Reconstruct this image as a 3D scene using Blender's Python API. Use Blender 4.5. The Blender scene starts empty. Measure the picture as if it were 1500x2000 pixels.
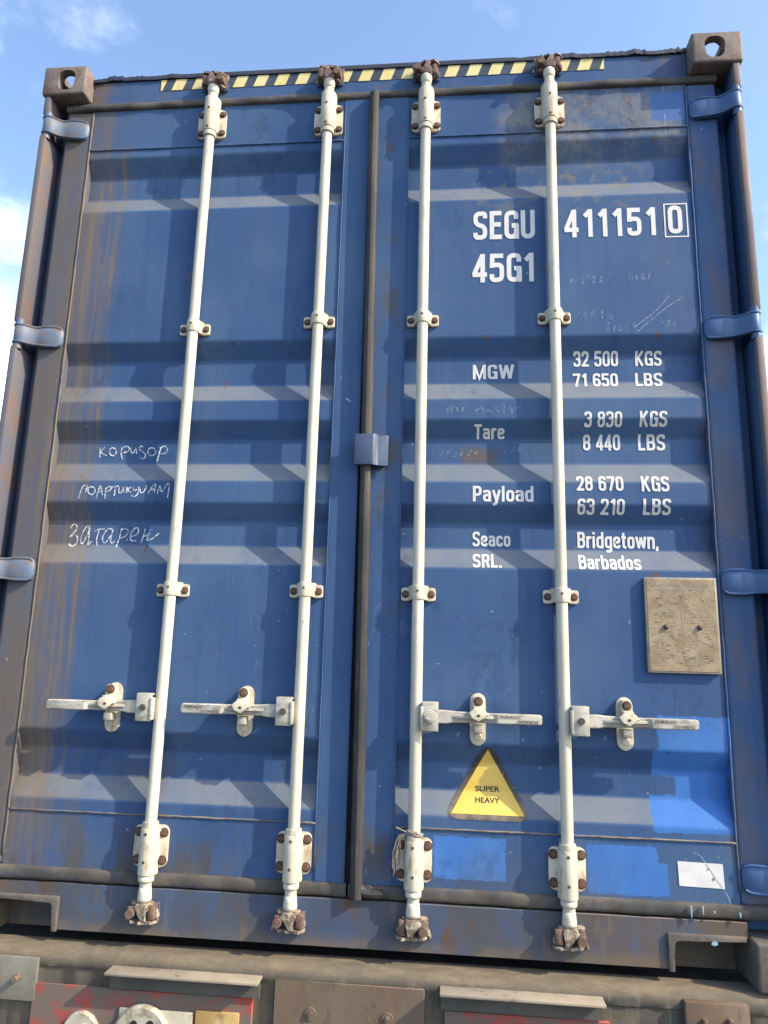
import bpy, bmesh, math, random
from mathutils import Vector, Matrix
random.seed(7)
sc = bpy.context.scene
COL = sc.collection
R = math.radians

# ------------------------------------------------------------------ camera
F_PX = 1407.2                                   # focal length in pixels of the 1500 x 2000 photograph
CAM = Vector((0.2694, -2.1205, 0.8064))
YAW, PITCH, ROLL = -0.0958, 0.2036, 0.0264
_cy, _sy, _cp, _sp = math.cos(YAW), math.sin(YAW), math.cos(PITCH), math.sin(PITCH)
FWD = Vector((_sy * _cp, _cy * _cp, _sp))
_r = Vector((_cy, -_sy, 0)); _u = _r.cross(FWD)
RIGHT = math.cos(ROLL) * _r + math.sin(ROLL) * _u
UP = -math.sin(ROLL) * _r + math.cos(ROLL) * _u
cd = bpy.data.cameras.new("Camera"); cam = bpy.data.objects.new("Camera", cd); COL.objects.link(cam)
m = Matrix((RIGHT, UP, -FWD)).transposed().to_4x4(); m.translation = CAM
cam.matrix_world = m
cd.sensor_fit = 'VERTICAL'; cd.sensor_height = 24.0; cd.lens = 24.0 * F_PX / 2000.0
cd.clip_start = 0.05; cd.clip_end = 4000
sc.camera = cam

# ------------------------------------------------------------------ light
SUN = Vector((2.87, -1.0, 2.30)).normalized()
sl = bpy.data.lights.new("Sun", 'SUN'); sl.energy = 2.8; sl.angle = R(0.5); sl.color = (1.0, 0.87, 0.68)
so = bpy.data.objects.new("Sun", sl); COL.objects.link(so)
so.rotation_euler = SUN.to_track_quat('Z', 'Y').to_euler(); so.location = (6, -4, 6)
sc.view_settings.view_transform = 'Standard'; sc.view_settings.look = 'None'
sc.view_settings.exposure = 1.40; sc.view_settings.gamma = 1.0; sc.view_settings.use_curve_mapping = False

W = bpy.data.worlds.new("World"); sc.world = W; W.use_nodes = True
nt = W.node_tree; nt.nodes.clear()
def wn(t): return nt.nodes.new(t)
sky = wn('ShaderNodeTexSky'); sky.sky_type = 'NISHITA'; sky.sun_disc = False
sky.sun_elevation = math.asin(SUN.z); sky.sun_rotation = math.atan2(SUN.x, SUN.y)
sky.air_density = 1.0; sky.dust_density = 1.8; sky.ozone_density = 2.2; sky.altitude = 50
tc = wn('ShaderNodeTexCoord')
mp = wn('ShaderNodeMapping'); mp.inputs['Scale'].default_value = (1.0, 1.0, 1.7)
nz = wn('ShaderNodeTexNoise'); nz.inputs['Scale'].default_value = 4.2; nz.inputs['Detail'].default_value = 6; nz.inputs['Roughness'].default_value = 0.60
nt.links.new(tc.outputs['Generated'], mp.inputs['Vector']); nt.links.new(mp.outputs[0], nz.inputs['Vector'])
def ray(px, py):
    return (FWD + RIGHT * ((px - 750) / F_PX) - UP * ((py - 1000) / F_PX)).normalized()
acc = None
for px, py, rad, amt in ((-90, 790, 0.26, 0.60), (1560, 720, 0.11, 0.62), (-20, 10, 0.12, 0.23), (185, 45, 0.15, 0.22), (90, 120, 0.12, 0.17), (10, 450, 0.12, .2), (1540, 440, .10, .18)):
    d = wn('ShaderNodeVectorMath'); d.operation = 'DISTANCE'; d.inputs[1].default_value = ray(px, py)
    nt.links.new(tc.outputs['Generated'], d.inputs[0])
    mr = wn('ShaderNodeMapRange'); mr.interpolation_type = 'SMOOTHSTEP'
    mr.inputs['From Min'].default_value = 0.0; mr.inputs['From Max'].default_value = rad
    mr.inputs['To Min'].default_value = amt; mr.inputs['To Max'].default_value = 0.0
    nt.links.new(d.outputs['Value'], mr.inputs['Value'])
    if acc is None: acc = mr.outputs[0]
    else:
        a = wn('ShaderNodeMath'); a.operation = 'MAXIMUM'; nt.links.new(acc, a.inputs[0]); nt.links.new(mr.outputs[0], a.inputs[1]); acc = a.outputs[0]
ad = wn('ShaderNodeMath'); ad.operation = 'ADD'; nt.links.new(acc, ad.inputs[0]); nt.links.new(nz.outputs['Fac'], ad.inputs[1])
cr = wn('ShaderNodeMapRange'); cr.interpolation_type = 'SMOOTHSTEP'
cr.inputs['From Min'].default_value = 0.60; cr.inputs['From Max'].default_value = 1.22; cr.inputs['To Max'].default_value = 0.95
nt.links.new(ad.outputs[0], cr.inputs['Value'])
mx = wn('ShaderNodeMix'); mx.data_type = 'RGBA'; mx.inputs['B'].default_value = (10.0, 10.4, 11.0, 1)
nt.links.new(cr.outputs[0], mx.inputs['Factor']); nt.links.new(sky.outputs[0], mx.inputs['A'])
bg = wn('ShaderNodeBackground'); bg.inputs['Strength'].default_value = 0.15
wo = wn('ShaderNodeOutputWorld'); nt.links.new(mx.outputs['Result'], bg.inputs[0]); nt.links.new(bg.outputs[0], wo.inputs[0])

# ------------------------------------------------------------------ pixel -> place helpers
def at(px, py, axis=1, val=0.0):
    d = FWD + RIGHT * ((px - 750) / F_PX) - UP * ((py - 1000) / F_PX)
    return CAM + d * ((val - CAM[axis]) / d[axis])

YF, YD = 0.058, 0.0895          # outer flats and groove floors of the door panels
GROOVES = [(2.550, 2.486, 2.400, 2.334), (1.838, 1.778, 1.690, 1.626), (1.560, 1.502, 1.421, 1.355), (1.286, 1.229, 1.151, 1.087), (0.580, 0.523, 0.447, 0.380)]
CORNERS = [(2.583, YF)]
for a, b, c, d in GROOVES: CORNERS += [(a, YF), (b, YD), (c, YD), (d, YF)]
CORNERS.append((0.345, YF))
def fillet(pts, r=0.006):
    out = [(pts[0], False)]
    for i in range(1, len(pts) - 1):
        p = Vector(pts[i]); a = (Vector(pts[i - 1]) - p).normalized(); b = (Vector(pts[i + 1]) - p).normalized()
        p0, p2 = p + a * r, p + b * r
        for t in (0, .33, .67, 1):
            q = p0 * (1 - t) ** 2 + p * 2 * t * (1 - t) + p2 * t * t
            out.append(((q.x, q.y), t < 1))
    out.append((pts[-1], False))
    return out
PROFILE = fillet(CORNERS)
def prof(z):
    if z >= PROFILE[0][0][0] or z <= PROFILE[-1][0][0]: return YF
    for (p, _), (q, _) in zip(PROFILE, PROFILE[1:]):
        if q[0] <= z <= p[0]:
            t = (p[0] - z) / max(1e-9, p[0] - q[0]); return p[1] + (q[1] - p[1]) * t
    return YF
def on_door(px, py):
    y = YF
    for _ in range(6):
        p = at(px, py, 1, y); y = .5 * y + .5 * prof(p.z)
    return at(px, py, 1, y)

# ------------------------------------------------------------------ materials
class NT:
    def __init__(s, name):
        s.m = bpy.data.materials.new(name); s.m.use_nodes = True; s.t = s.m.node_tree; s.t.nodes.clear()
        s.out = s.n('ShaderNodeOutputMaterial'); s.b = s.n('ShaderNodeBsdfPrincipled'); s.l(s.b.outputs[0], s.out.inputs[0])
        s.co = s.n('ShaderNodeTexCoord').outputs['Object']
        sp = s.n('ShaderNodeSeparateXYZ'); s.l(s.co, sp.inputs[0]); s.x, s.y, s.z = sp.outputs
    def n(s, t): return s.t.nodes.new(t)
    def l(s, a, b): s.t.links.new(a, b)
    def put(s, sock, v):
        if isinstance(v, bpy.types.NodeSocket): s.l(v, sock)
        elif isinstance(v, (tuple, list)) and len(v) == 3 and sock.type == 'RGBA': sock.default_value = (*v, 1)
        else: sock.default_value = v
    def math(s, op, a, b=0.0, c=None):
        n = s.n('ShaderNodeMath'); n.operation = op; s.put(n.inputs[0], a); s.put(n.inputs[1], b)
        if c is not None: s.put(n.inputs[2], c)
        return n.outputs[0]
    def mix(s, f, a, b, blend='MIX'):
        n = s.n('ShaderNodeMix'); n.data_type = 'RGBA'; n.blend_type = blend
        s.put(n.inputs[0], f); s.put(n.inputs[6], a); s.put(n.inputs[7], b); return n.outputs[2]
    def rng(s, v, a, b, c=0.0, d=1.0, smooth=True):
        n = s.n('ShaderNodeMapRange'); n.interpolation_type = 'SMOOTHSTEP' if smooth else 'LINEAR'
        s.put(n.inputs['Value'], v); n.inputs['From Min'].default_value = a; n.inputs['From Max'].default_value = b
        n.inputs['To Min'].default_value = c; n.inputs['To Max'].default_value = d; return n.outputs[0]
    def noise(s, scale=5.0, detail=4, rough=.55, vs=(1, 1, 1), off=(0, 0, 0), dist=0.0):
        mp = s.n('ShaderNodeMapping'); mp.inputs['Scale'].default_value = vs; mp.inputs['Location'].default_value = off
        s.l(s.co, mp.inputs[0]); n = s.n('ShaderNodeTexNoise'); s.l(mp.outputs[0], n.inputs['Vector'])
        n.inputs['Scale'].default_value = scale; n.inputs['Detail'].default_value = detail; n.inputs['Roughness'].default_value = rough
        n.inputs['Distortion'].default_value = dist
        return n.outputs['Fac']
    def box(s, x0, x1, z0, z1, edge=.006, wob=.02, wsc=28):
        xc, zc, hx, hz = (x0 + x1) / 2, (z0 + z1) / 2, abs(x1 - x0) / 2, abs(z1 - z0) / 2
        dx = s.math('SUBTRACT', s.math('ABSOLUTE', s.math('SUBTRACT', s.x, xc)), hx)
        dz = s.math('SUBTRACT', s.math('ABSOLUTE', s.math('SUBTRACT', s.z, zc)), hz)
        d = s.math('MAXIMUM', dx, dz)
        if wob: d = s.math('ADD', d, s.math('MULTIPLY', s.math('SUBTRACT', s.noise(wsc, 5, .6), .5), wob * 2))
        return s.rng(d, -edge, edge, 1, 0)
    def mul(s, a, b): return s.math('MULTIPLY', a, b)
    def bump(s, h, strength=.3, dist=.002, prev=None):
        n = s.n('ShaderNodeBump'); n.inputs['Strength'].default_value = strength; n.inputs['Distance'].default_value = dist
        s.l(h, n.inputs['Height'])
        if prev is not None: s.l(prev, n.inputs['Normal'])
        return n.outputs[0]
    def done(s, col, rough=.5, metal=0.0, nrm=None, spec=.5):
        s.put(s.b.inputs['Base Color'], col); s.put(s.b.inputs['Roughness'], rough); s.put(s.b.inputs['Metallic'], metal)
        s.put(s.b.inputs['Specular IOR Level'], spec)
        if nrm is not None: s.l(nrm, s.b.inputs['Normal'])
        return s.m

BLUE = (0.036, 0.081, 0.190); BLUE_PALE = (0.055, 0.109, 0.212); BLUE_NEW = (0.042, 0.145, 0.42); BLUE_DK = (0.022, 0.048, 0.125)
RUST = (0.13, 0.065, 0.035); DIRT = (0.118, 0.103, 0.092)

def paint(name, side):
    """weathered blue container paint; side in 'left', 'right', 'frame', 'post_left', 'post_right'"""
    s = NT(name)
    c = s.mix(s.rng(s.noise(1.7, 5, .6), .35, .68), BLUE, BLUE_PALE)
    c = s.mix(s.mul(s.rng(s.noise(7, 6, .65, (1, 1, .25)), .45, .75), .45), c, (0.075, 0.115, 0.185))
    c = s.mix(s.mul(s.rng(s.noise(60, 3, .6, (1, 1, .03)), .48, .75), .22), c, BLUE_DK)      # fine washed down streaks
    fine = s.noise(90, 4, .65)
    c = s.mix(s.mul(s.rng(fine, .60, .74), .30), c, (0.11, 0.13, 0.15))                       # chalky specks
    ge = s.n('ShaderNodeNewGeometry'); gs = s.n('ShaderNodeSeparateXYZ'); s.l(ge.outputs['True Normal'], gs.inputs[0])
    up_pale = s.mul(s.rng(gs.outputs[2], .15, .45, 0, 1), s.rng(s.noise(6, 6, .65, (1, 1, .4), (2, 6, 6)), .25, .6, .40, .70))
    c = s.mix(up_pale, c, (0.185, 0.195, 0.195))  # paler grey on faces tilted upward
    if side == 'left':
        # ochre water runs at the hinge side
        g = s.rng(s.x, -1.08, -.76, 1, 0)
        st = s.rng(s.noise(46, 4, .6, (1, .6, .035), (3, 0, 0)), .46, .66)
        c = s.mix(s.mul(s.mul(g, st), .72), c, (0.155, 0.118, 0.078))
        c = s.mix(s.mul(s.rng(s.x, -1.12, -.84, 1, 0), .70), c, DIRT)
        for i, (px, ztop, zbot, w, k) in enumerate(((142, 2.4, .17, .0035, .8), (160, 2.5, .17, .0045, .85), (166, 2.52, .6, .003, .6), (182, 2.6, .17, .0042, .85), (212, 2.6, .30, .0042, .95), (198, 2.3, 1.0, .003, .5), (150, 1.7, .17, .004, .8), (174, 1.9, .17, .006, .5), (190, 1.4, .3, .003, .7), (128, 1.6, .17, .006, .7))):
            x0 = on_door(px, 600).x
            wob = s.mul(s.math('SUBTRACT', s.noise(1.6 + .3 * i, 3, .55, (.01, .01, 1), (i * 7.3, 0, i * 3.1)), .5), .052)
            d = s.math('ABSOLUTE', s.math('SUBTRACT', s.math('ADD', s.x, wob), x0))
            ww = s.mul(s.rng(s.noise(2.1, 4, .6, (.01, .01, 1), (i * 3.7, 1, i * 5.1)), .32, .68, .45, 2.0), w)
            f = s.mul(s.rng(s.math('DIVIDE', d, ww), .35, 1.6, 1, 0), k * .80)
            f = s.math('MAXIMUM', f, s.mul(s.rng(s.math('DIVIDE', d, ww), .5, 5.5, 1, 0), k * .22))
            f = s.mul(f, s.mul(s.rng(s.z, ztop - .1, ztop + .02, 1, 0), s.rng(s.z, zbot - .05, zbot + .2, 0, 1)))
            f = s.mul(f, s.rng(s.noise(6, 5, .7, (1, 1, .45), (i, i, i)), .36, .60, .12, 1))
            c = s.mix(f, c, (0.195, 0.135, 0.070))
        low = s.rng(s.z, .15, .42, 1, 0)
        c = s.mix(s.mul(s.mul(low, s.rng(s.noise(14, 5, .6, (1, 1, .3), (5, 2, 1)), .49, .60)), .85), c, (0.07, 0.058, 0.042))
        c = s.mix(s.mul(s.mul(s.rng(s.z, .40, .62, 1, 0), s.rng(s.noise(6, 5, .6), .5, .64)), .35), c, (0.12, 0.10, 0.07))
    if side == 'right':
        p = on_door(905, 205); q = on_door(1345, 330)
        scuff = s.rng(s.noise(9, 9, .78, (1, 1, 1), (2, 4, 1)), .40, .62)
        m0 = s.box(.45, 1.03, 2.50, 2.76, .06, .08, 8)
        c = s.mix(s.mul(s.mul(m0, s.math('ADD', s.mul(scuff, .62), s.mul(s.rng(s.noise(3.5, 5, .6, (1, 1, 1), (2, 2, 2)), .35, .6), .25))), .95), c, (0.20, 0.20, 0.18))
        m1 = s.box(.35, .90, 2.30, 2.47, .08, .06, 10)
        c = s.mix(s.mul(s.mul(m1, s.rng(s.noise(22, 6, .7), .50, .62)), .6), c, (0.185, 0.165, 0.11))
        c = s.mix(s.mul(s.mul(m0, s.rng(s.noise(16, 7, .7, (1, 1, 1), (9, 1, 3)), .55, .63)), .85), c, (0.115, 0.072, 0.048))
        c = s.mix(s.mul(s.box(.93, 1.04, 2.61, 2.72, .004, .004, 20), .9), c, (0.055, 0.13, 0.33))
        # dark worn strip beside the centre seal
        mm = s.box(.03, .10, .2, 2.74, .03, .05, 5)
        c = s.mix(s.mul(s.mul(mm, s.rng(s.noise(5, 7, .7, (1, 1, .6), (1, 7, 3)), .47, .60)), .85), c, (0.085, 0.075, 0.065))
        # fresh repair paint
        for (xa, ya, xb, yb, wob) in ((1283, 1398, 1428, 1475, .012), (1276, 1468, 1424, 1520, .012), (1318, 1512, 1424, 1560, .010), (1268, 1552, 1436, 1632, .012), (848, 1632, 988, 1722, .010), (1147, 1648, 1288, 1752, .010), (1200, 1682, 1308, 1752, .012)):
            a, b = on_door(xa, ya), on_door(xb, yb)
            c = s.mix(s.box(min(a.x, b.x), max(a.x, b.x), b.z, a.z, .0015, wob, 34), c, s.mix(s.rng(s.noise(9, 5, .6, (1, 1, .5)), .3, .7), BLUE_NEW, (0.062, 0.178, 0.440)))
        a = on_door(930, 888)
        c = s.mix(s.mul(s.box(a.x - .05, a.x + .06, a.z - .03, a.z + .02, .02, .03, 30), .7), c, (0.13, 0.09, 0.055))
    if side in ('left', 'right'):
        # rust blooms and chips
        c = s.mix(s.mul(s.rng(s.noise(75, 3, .6, (1, 1, .7), (9, 4, 2)), .735, .75), .8), c, (0.085, 0.055, 0.04))
        c = s.mix(s.mul(s.rng(s.noise(60, 2, .5, (1, 1, .9), (2, 8, 8)), .765, .775), .7), c, (0.30, 0.31, 0.31))
        scr_ = s.mul(s.rng(s.math('ABSOLUTE', s.math('SUBTRACT', s.noise(5, 2, .4, (1, 1, .35), (5, 3, 1)), .5)), .0, .004, 1, 0), s.rng(s.noise(7, 4, .6, (1, 1, 1), (3, 3, 9)), .56, .62))
        c = s.mix(s.mul(scr_, .30), c, (0.16, 0.18, 0.21))
        c = s.mix(s.mul(s.rng(s.noise(26, 3, .6, (1, 1, .55), (4, 4, 4)), .715, .755), .85), c, RUST)
        c = s.mix(s.mul(s.rng(s.noise(11, 4, .6, (1, 1, .5), (8, 1, 6)), .70, .76), .7), c, (0.15, 0.10, 0.06))
        smud = s.mul(s.rng(s.noise(3.2, 7, .72, (1, 1, .8), (11, 3, 5)), .52, .68), s.rng(s.noise(40, 4, .7, (1, 1, .5), (1, 2, 9)), .42, .6))
        c = s.mix(s.mul(smud, .38), c, (0.022, 0.034, 0.066))
        grime = s.mul(s.rng(s.z, .12, .38, 1, 0), s.rng(s.noise(5, 6, .65, (1, 1, .5)), .40, .62))
        c = s.mix(s.mul(grime, .45), c, (0.10, 0.10, 0.10))
        edge = s.mul(s.rng(s.math('ABSOLUTE', s.x), 1.0, 1.05, 0, 1), s.rng(s.noise(8, 6, .7, (1, 1, .4)), .42, .6))
        c = s.mix(s.mul(edge, .5), c, (0.12, 0.095, 0.07))
    if side == 'post_left':
        c = s.mix(s.mul(s.rng(s.y, .025, .10, 1, .45), s.rng(s.noise(7, 6, .65, (1, 1, .12)), .30, .58, .45, .88)), c, (0.130, 0.112, 0.104))
        c = s.mix(s.mul(s.rng(s.noise(14, 6, .7, (1, 1, .4), (3, 3, 3)), .52, .66), .7), c, (0.17, 0.10, 0.07))
    if side == 'post_right':
        front = s.mul(s.rng(s.y, .02, .03, 1, 0), s.rng(s.x, 1.180, 1.185, 0, 1))
        c = s.mix(s.mul(front, s.rng(s.noise(7, 6, .65, (1, 1, .2)), .30, .55, .5, 1)), c, (0.20, 0.155, 0.135))
        c = s.mix(s.mul(s.rng(s.noise(14, 6, .7, (1, 1, .4), (3, 3, 3)), .56, .68), .6), c, (0.17, 0.10, 0.07))
    if side == 'frame':
        endm = s.rng(s.math('ABSOLUTE', s.x), .80, 1.06, 0, 1)
        lm = s.math('MAXIMUM', s.mul(endm, s.rng(s.x, -.2, .2, 1, .30)), .0)
        c = s.mix(s.mul(lm, s.rng(s.noise(7, 6, .65, (1, 1, .3)), .32, .6)), c, (0.135, 0.095, 0.07))
        low = s.rng(s.z, .25, .3, 1, 0)
        g = s.mul(low, s.rng(s.noise(6, 7, .7, (1, 1, .45), (1, 1, 8)), .34, .62, .25, .86))
        c = s.mix(g, c, (0.078, 0.074, 0.068))
        c = s.mix(s.mul(s.mul(low, s.rng(s.noise(15, 6, .7, (1, 1, .35), (6, 2, 3)), .54, .66)), .85), c, (0.11, 0.062, 0.038))
        c = s.mix(s.mul(s.mul(low, s.rng(s.math('ABSOLUTE', s.math('SUBTRACT', s.x, .95)), .10, .45, 1, 0)), s.rng(s.noise(9, 6, .7, (1, 1, .6), (6, 6, 1)), .36, .58, .2, .9)), c, (0.115, 0.085, 0.062))
        c = s.mix(s.mul(s.mul(low, s.rng(s.z, .03, .075, 1, 0)), s.rng(s.noise(12, 6, .7, (.6, 1, 1), (3, 6, 1)), .38, .58, .1, .8)), c, (0.15, 0.115, 0.08))
        c = s.mix(s.mul(s.mul(low, s.rng(s.noise(18, 4, .6, (1, 1, .2), (2, 9, 3)), .60, .70)), .6), c, (0.15, 0.125, 0.095))
        top = s.rng(s.z, 2.7, 2.75, 0, 1)
        c = s.mix(s.mul(s.mul(top, s.rng(s.noise(10, 7, .7, (1, 1, .6), (4, 2, 2)), .52, .64)), .45), c, (0.12, 0.10, 0.085))
    nb = s.bump(s.noise(2.3, 3, .5), .22, .010)
    nb = s.bump(s.noise(18, 4, .6), .10, .002, nb)
    nb = s.bump(fine, .10, .0006, nb)
    return s.done(c, s.rng(s.noise(12, 5, .6), .3, .7, .45, .66), 0, nb, .18)

def simple(name, c1, c2, scale=12, rough=.6, vs=(1, 1, 1), c3=None, thr=(.56, .68), k3=.8, metal=0.0, bmp=.3, bd=.002, spec=.4, lo=.35, hi=.65):
    k = .80; c1, c2 = [tuple(v * k for v in c) for c in (c1, c2)]; c3 = c3 and tuple(v * k for v in c3)
    s = NT(name)
    c = s.mix(s.rng(s.noise(scale, 6, .65, vs), lo, hi), c1, c2)
    if c3: c = s.mix(s.mul(s.rng(s.noise(scale * 2.3, 6, .7, vs, (3, 1, 7)), *thr), k3), c, c3)
    return s.done(c, rough, metal, s.bump(s.noise(scale * 5, 5, .65), bmp, bd), spec)

M = {}
M['door_left'] = paint('blue paint with ochre runs', 'left')
M['door_right'] = paint('blue paint with repairs', 'right')
M['frame'] = paint('blue frame paint', 'frame')
M['post_left'] = paint('blue post paint under brown dirt', 'post_left')
M['post_right'] = paint('blue post paint', 'post_right')
M['casting'] = simple('rusty casting steel', (0.165, 0.135, 0.122), (0.235, 0.195, 0.17), 16, .75, c3=(0.17, 0.095, 0.065), thr=(.48, .64), bmp=.5, bd=.003)
M['castpaint'] = simple('dirty casting steel', (0.10, 0.095, 0.09), (0.17, 0.145, 0.115), 14, .75, c3=(0.12, 0.07, 0.045), bmp=.5, bd=.003)
M['hinge_left'] = simple('blue hinge paint with dirt', (0.095, 0.155, 0.26), (0.16, 0.18, 0.21), 16, .5, c3=(0.20, 0.13, 0.09), thr=(.50, .62))
M['hinge_right'] = simple('blue hinge paint', (0.060, 0.130, 0.30), (0.075, 0.145, 0.29), 22, .45, c3=(0.12, 0.10, 0.09), thr=(.62, .72), k3=.5)
M['gasket'] = simple('dusty rubber gasket', (0.062, 0.058, 0.054), (0.125, 0.108, 0.088), 7, .8, (1, 1, 1), c3=(0.045, 0.062, 0.10), thr=(.50, .66), k3=.7)
M['plateblue'] = simple('blue overlap plate paint', (0.055, 0.085, 0.16), (0.075, 0.105, 0.18), 14, .4, c3=(0.11, 0.085, 0.07), thr=(.56, .68))
M['weld'] = simple('bare rusty weld', (0.10, 0.12, 0.17), (0.26, 0.225, 0.18), 9, .6, (1, 1, 1), c3=(0.15, 0.09, 0.05), thr=(.5, .62))
M['weldtan'] = simple('dirty tan weld', (0.22, 0.17, 0.11), (0.16, 0.14, 0.12), 8, .7, (1, 1, .4), c3=(0.06, 0.09, 0.17))
M['camlow'] = simple('chipped cream forging', (0.36, 0.315, 0.235), (0.46, 0.41, 0.32), 30, .7, c3=(0.15, 0.095, 0.065), thr=(.42, .56), k3=.9, bmp=.6)
M['camtop'] = simple('rusted forging with paint flecks', (0.13, 0.085, 0.075), (0.20, 0.14, 0.12), 30, .75, c3=(0.45, 0.40, 0.32), thr=(.54, .62), k3=.9, bmp=.6)
M['seal'] = simple('worn dark rubber seal', (0.030, 0.030, 0.033), (0.072, 0.065, 0.06), 9, .7, (1, 1, .25), c3=(0.14, 0.115, 0.095), thr=(.55, .7))
M['dark'] = simple('dark rubber and gap shade', (0.022, 0.022, 0.024), (0.04, 0.037, 0.035), 20, .9)  # near black; also fills a gap that only shade would darken
M['lip'] = simple('dark sealant on the header lip', (0.020, 0.030, 0.060), (0.03, 0.038, 0.06), 10, .7, (1, 1, 1), c3=(0.06, 0.045, 0.04), thr=(.58, .7))
M['bolt'] = simple('rusty bolt steel', (0.085, 0.045, 0.033), (0.17, 0.095, 0.065), 90, .8, bmp=.5, bd=.001)
M['pin'] = simple('dull pin steel', (0.06, 0.055, 0.05), (0.12, 0.10, 0.085), 90, .6)
M['rust'] = simple('brown rusted forging', (0.13, 0.078, 0.058), (0.21, 0.14, 0.105), 40, .8, c3=(0.08, 0.045, 0.035), bmp=.5)
M['yellow'] = simple('faded yellow tape', (0.80, 0.66, 0.24), (0.82, 0.72, 0.36), 14, .5, c3=(0.55, 0.42, 0.20), thr=(.60, .74), k3=.5)
M['tape_dark'] = simple('faded black tape', (0.045, 0.055, 0.075), (0.07, 0.085, 0.115), 12, .55, c3=(0.06, 0.12, 0.25), thr=(.5, .66), k3=.6)
M['white'] = simple('white decal vinyl', (0.74, 0.73, 0.69), (0.80, 0.79, 0.75), 30, .5, bmp=.1)
M['label'] = simple('white paper label', (0.74, 0.73, 0.69), (0.82, 0.81, 0.77), 25, .6, c3=(0.60, 0.60, 0.58), thr=(.6, .75), k3=.5)
M['ink'] = simple('black print', (0.02, 0.018, 0.015), (0.05, 0.045, 0.035), 60, .6)
def beam():
    s = NT('muddy painted beam')
    c = s.mix(s.rng(s.noise(6, 7, .65, (.5, 1, 1)), .35, .65), (0.070, 0.068, 0.058), (0.125, 0.105, 0.078))
    c = s.mix(s.mul(s.rng(s.noise(26, 5, .65, (1, 1, .12), (3, 1, 2)), .50, .68), .55), c, (0.19, 0.155, 0.11))
    c = s.mix(s.mul(s.rng(s.noise(12, 6, .7, (1, 1, .5), (7, 7, 2)), .54, .68), .6), c, (0.12, 0.07, 0.045))
    ge = s.n('ShaderNodeNewGeometry'); gs = s.n('ShaderNodeSeparateXYZ'); s.l(ge.outputs['Normal'], gs.inputs[0])
    up = s.mul(s.rng(gs.outputs[2], .05, .55, 0, 1), s.rng(s.noise(7, 8, .75, (.35, 1, 1), (2, 2, 2)), .34, .60, .25, .95))
    c = s.mix(up, c, s.mix(s.rng(s.noise(22, 7, .75, (.4, 1, 1), (9, 2, 2)), .36, .62), (0.185, 0.148, 0.098), (0.115, 0.094, 0.066)))
    return s.done(c, .9, 0, s.bump(s.noise(40, 6, .7), .5, .003), .25)
M['beam'] = beam()
M['greyplate'] = simple('grey green plate', (0.165, 0.165, 0.135), (0.24, 0.22, 0.18), 10, .7, c3=(0.15, 0.12, 0.09))
M['brownplate'] = simple('rust brown plate', (0.155, 0.095, 0.062), (0.17, 0.135, 0.095), 7, .8, (1, 1, .4), c3=(0.11, 0.06, 0.042), bmp=.5)
M['guard'] = simple('dusty grey angle iron', (0.30, 0.255, 0.185), (0.36, 0.31, 0.24), 12, .85, c3=(0.18, 0.135, 0.10), thr=(.56, .66))
M['guardleg'] = simple('angle iron leg with painted shade', (0.085, 0.08, 0.07), (0.12, 0.11, 0.095), 12, .85)  # leg colour darkened to carry the shadow under the shelf
M['amber'] = simple('dusty amber lens', (0.42, 0.27, 0.09), (0.55, 0.42, 0.20), 12, .5, c3=(0.16, 0.11, 0.07))
M['lampwhite'] = simple('dirty white lamp base', (0.44, 0.41, 0.31), (0.58, 0.55, 0.44), 11, .55, c3=(0.24, 0.18, 0.11), thr=(.50, .64))
M['rope'] = simple('grey twine', (0.24, 0.20, 0.165), (0.34, 0.30, 0.25), 120, .95)

def redboard():
    s = NT('faded red board with mud')
    c = s.mix(s.rng(s.noise(7, 6, .65), .4, .6), (0.36, 0.045, 0.035), (0.29, 0.055, 0.045))
    c = s.mix(s.rng(s.noise(9, 7, .7, (1, 1, 1.6), (1, 3, 2)), .38, .53, 0, .94), c, (0.125, 0.105, 0.085))
    return s.done(c, .8, 0, s.bump(s.noise(50, 5, .65), .4, .002))
M['red'] = redboard()

def cream():
    s = NT('cream white rod paint')
    c = s.mix(s.rng(s.noise(9, 5, .6, (1, 1, .3)), .35, .65), (0.51, 0.47, 0.365), (0.60, 0.56, 0.45))
    c = s.mix(s.mul(s.rng(s.noise(110, 4, .6, (1, 1, .12), (2, 2, 2)), .50, .68), .30), c, (0.40, 0.38, 0.32))
    c = s.mix(s.mul(s.rng(s.noise(30, 6, .7, (1, 1, .5), (5, 5, 5)), .60, .70), .7), c, (0.30, 0.25, 0.185))
    c = s.mix(s.mul(s.rng(s.noise(16, 7, .75, (1, 1, .35), (8, 2, 5)), .50, .66), .42), c, (0.36, 0.35, 0.31))
    c = s.mix(s.mul(s.rng(s.noise(55, 3, .6, (1, 1, 1), (1, 8, 5)), .74, .77), .9), c, (0.06, 0.05, 0.04))
    return s.done(c, .55, 0, s.bump(s.noise(60, 4, .6), .15, .001), .35)
M['cream'] = cream()
def creambolt():
    s = NT('cream paint with rust runs')
    c = s.mix(s.rng(s.noise(12, 5, .6), .35, .65), (0.49, 0.44, 0.325), (0.575, 0.525, 0.405))
    c = s.mix(s.mul(s.rng(s.noise(38, 5, .65, (1, 1, .35), (5, 5, 5)), .52, .66), .65), c, (0.28, 0.165, 0.09))
    c = s.mix(s.mul(s.rng(s.noise(24, 5, .65, (1, 1, .6), (1, 5, 9)), .58, .70), .5), c, (0.24, 0.21, 0.165))
    return s.done(c, .6, 0, s.bump(s.noise(60, 4, .6), .25, .001), .35)
M['bracket'] = creambolt()
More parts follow.
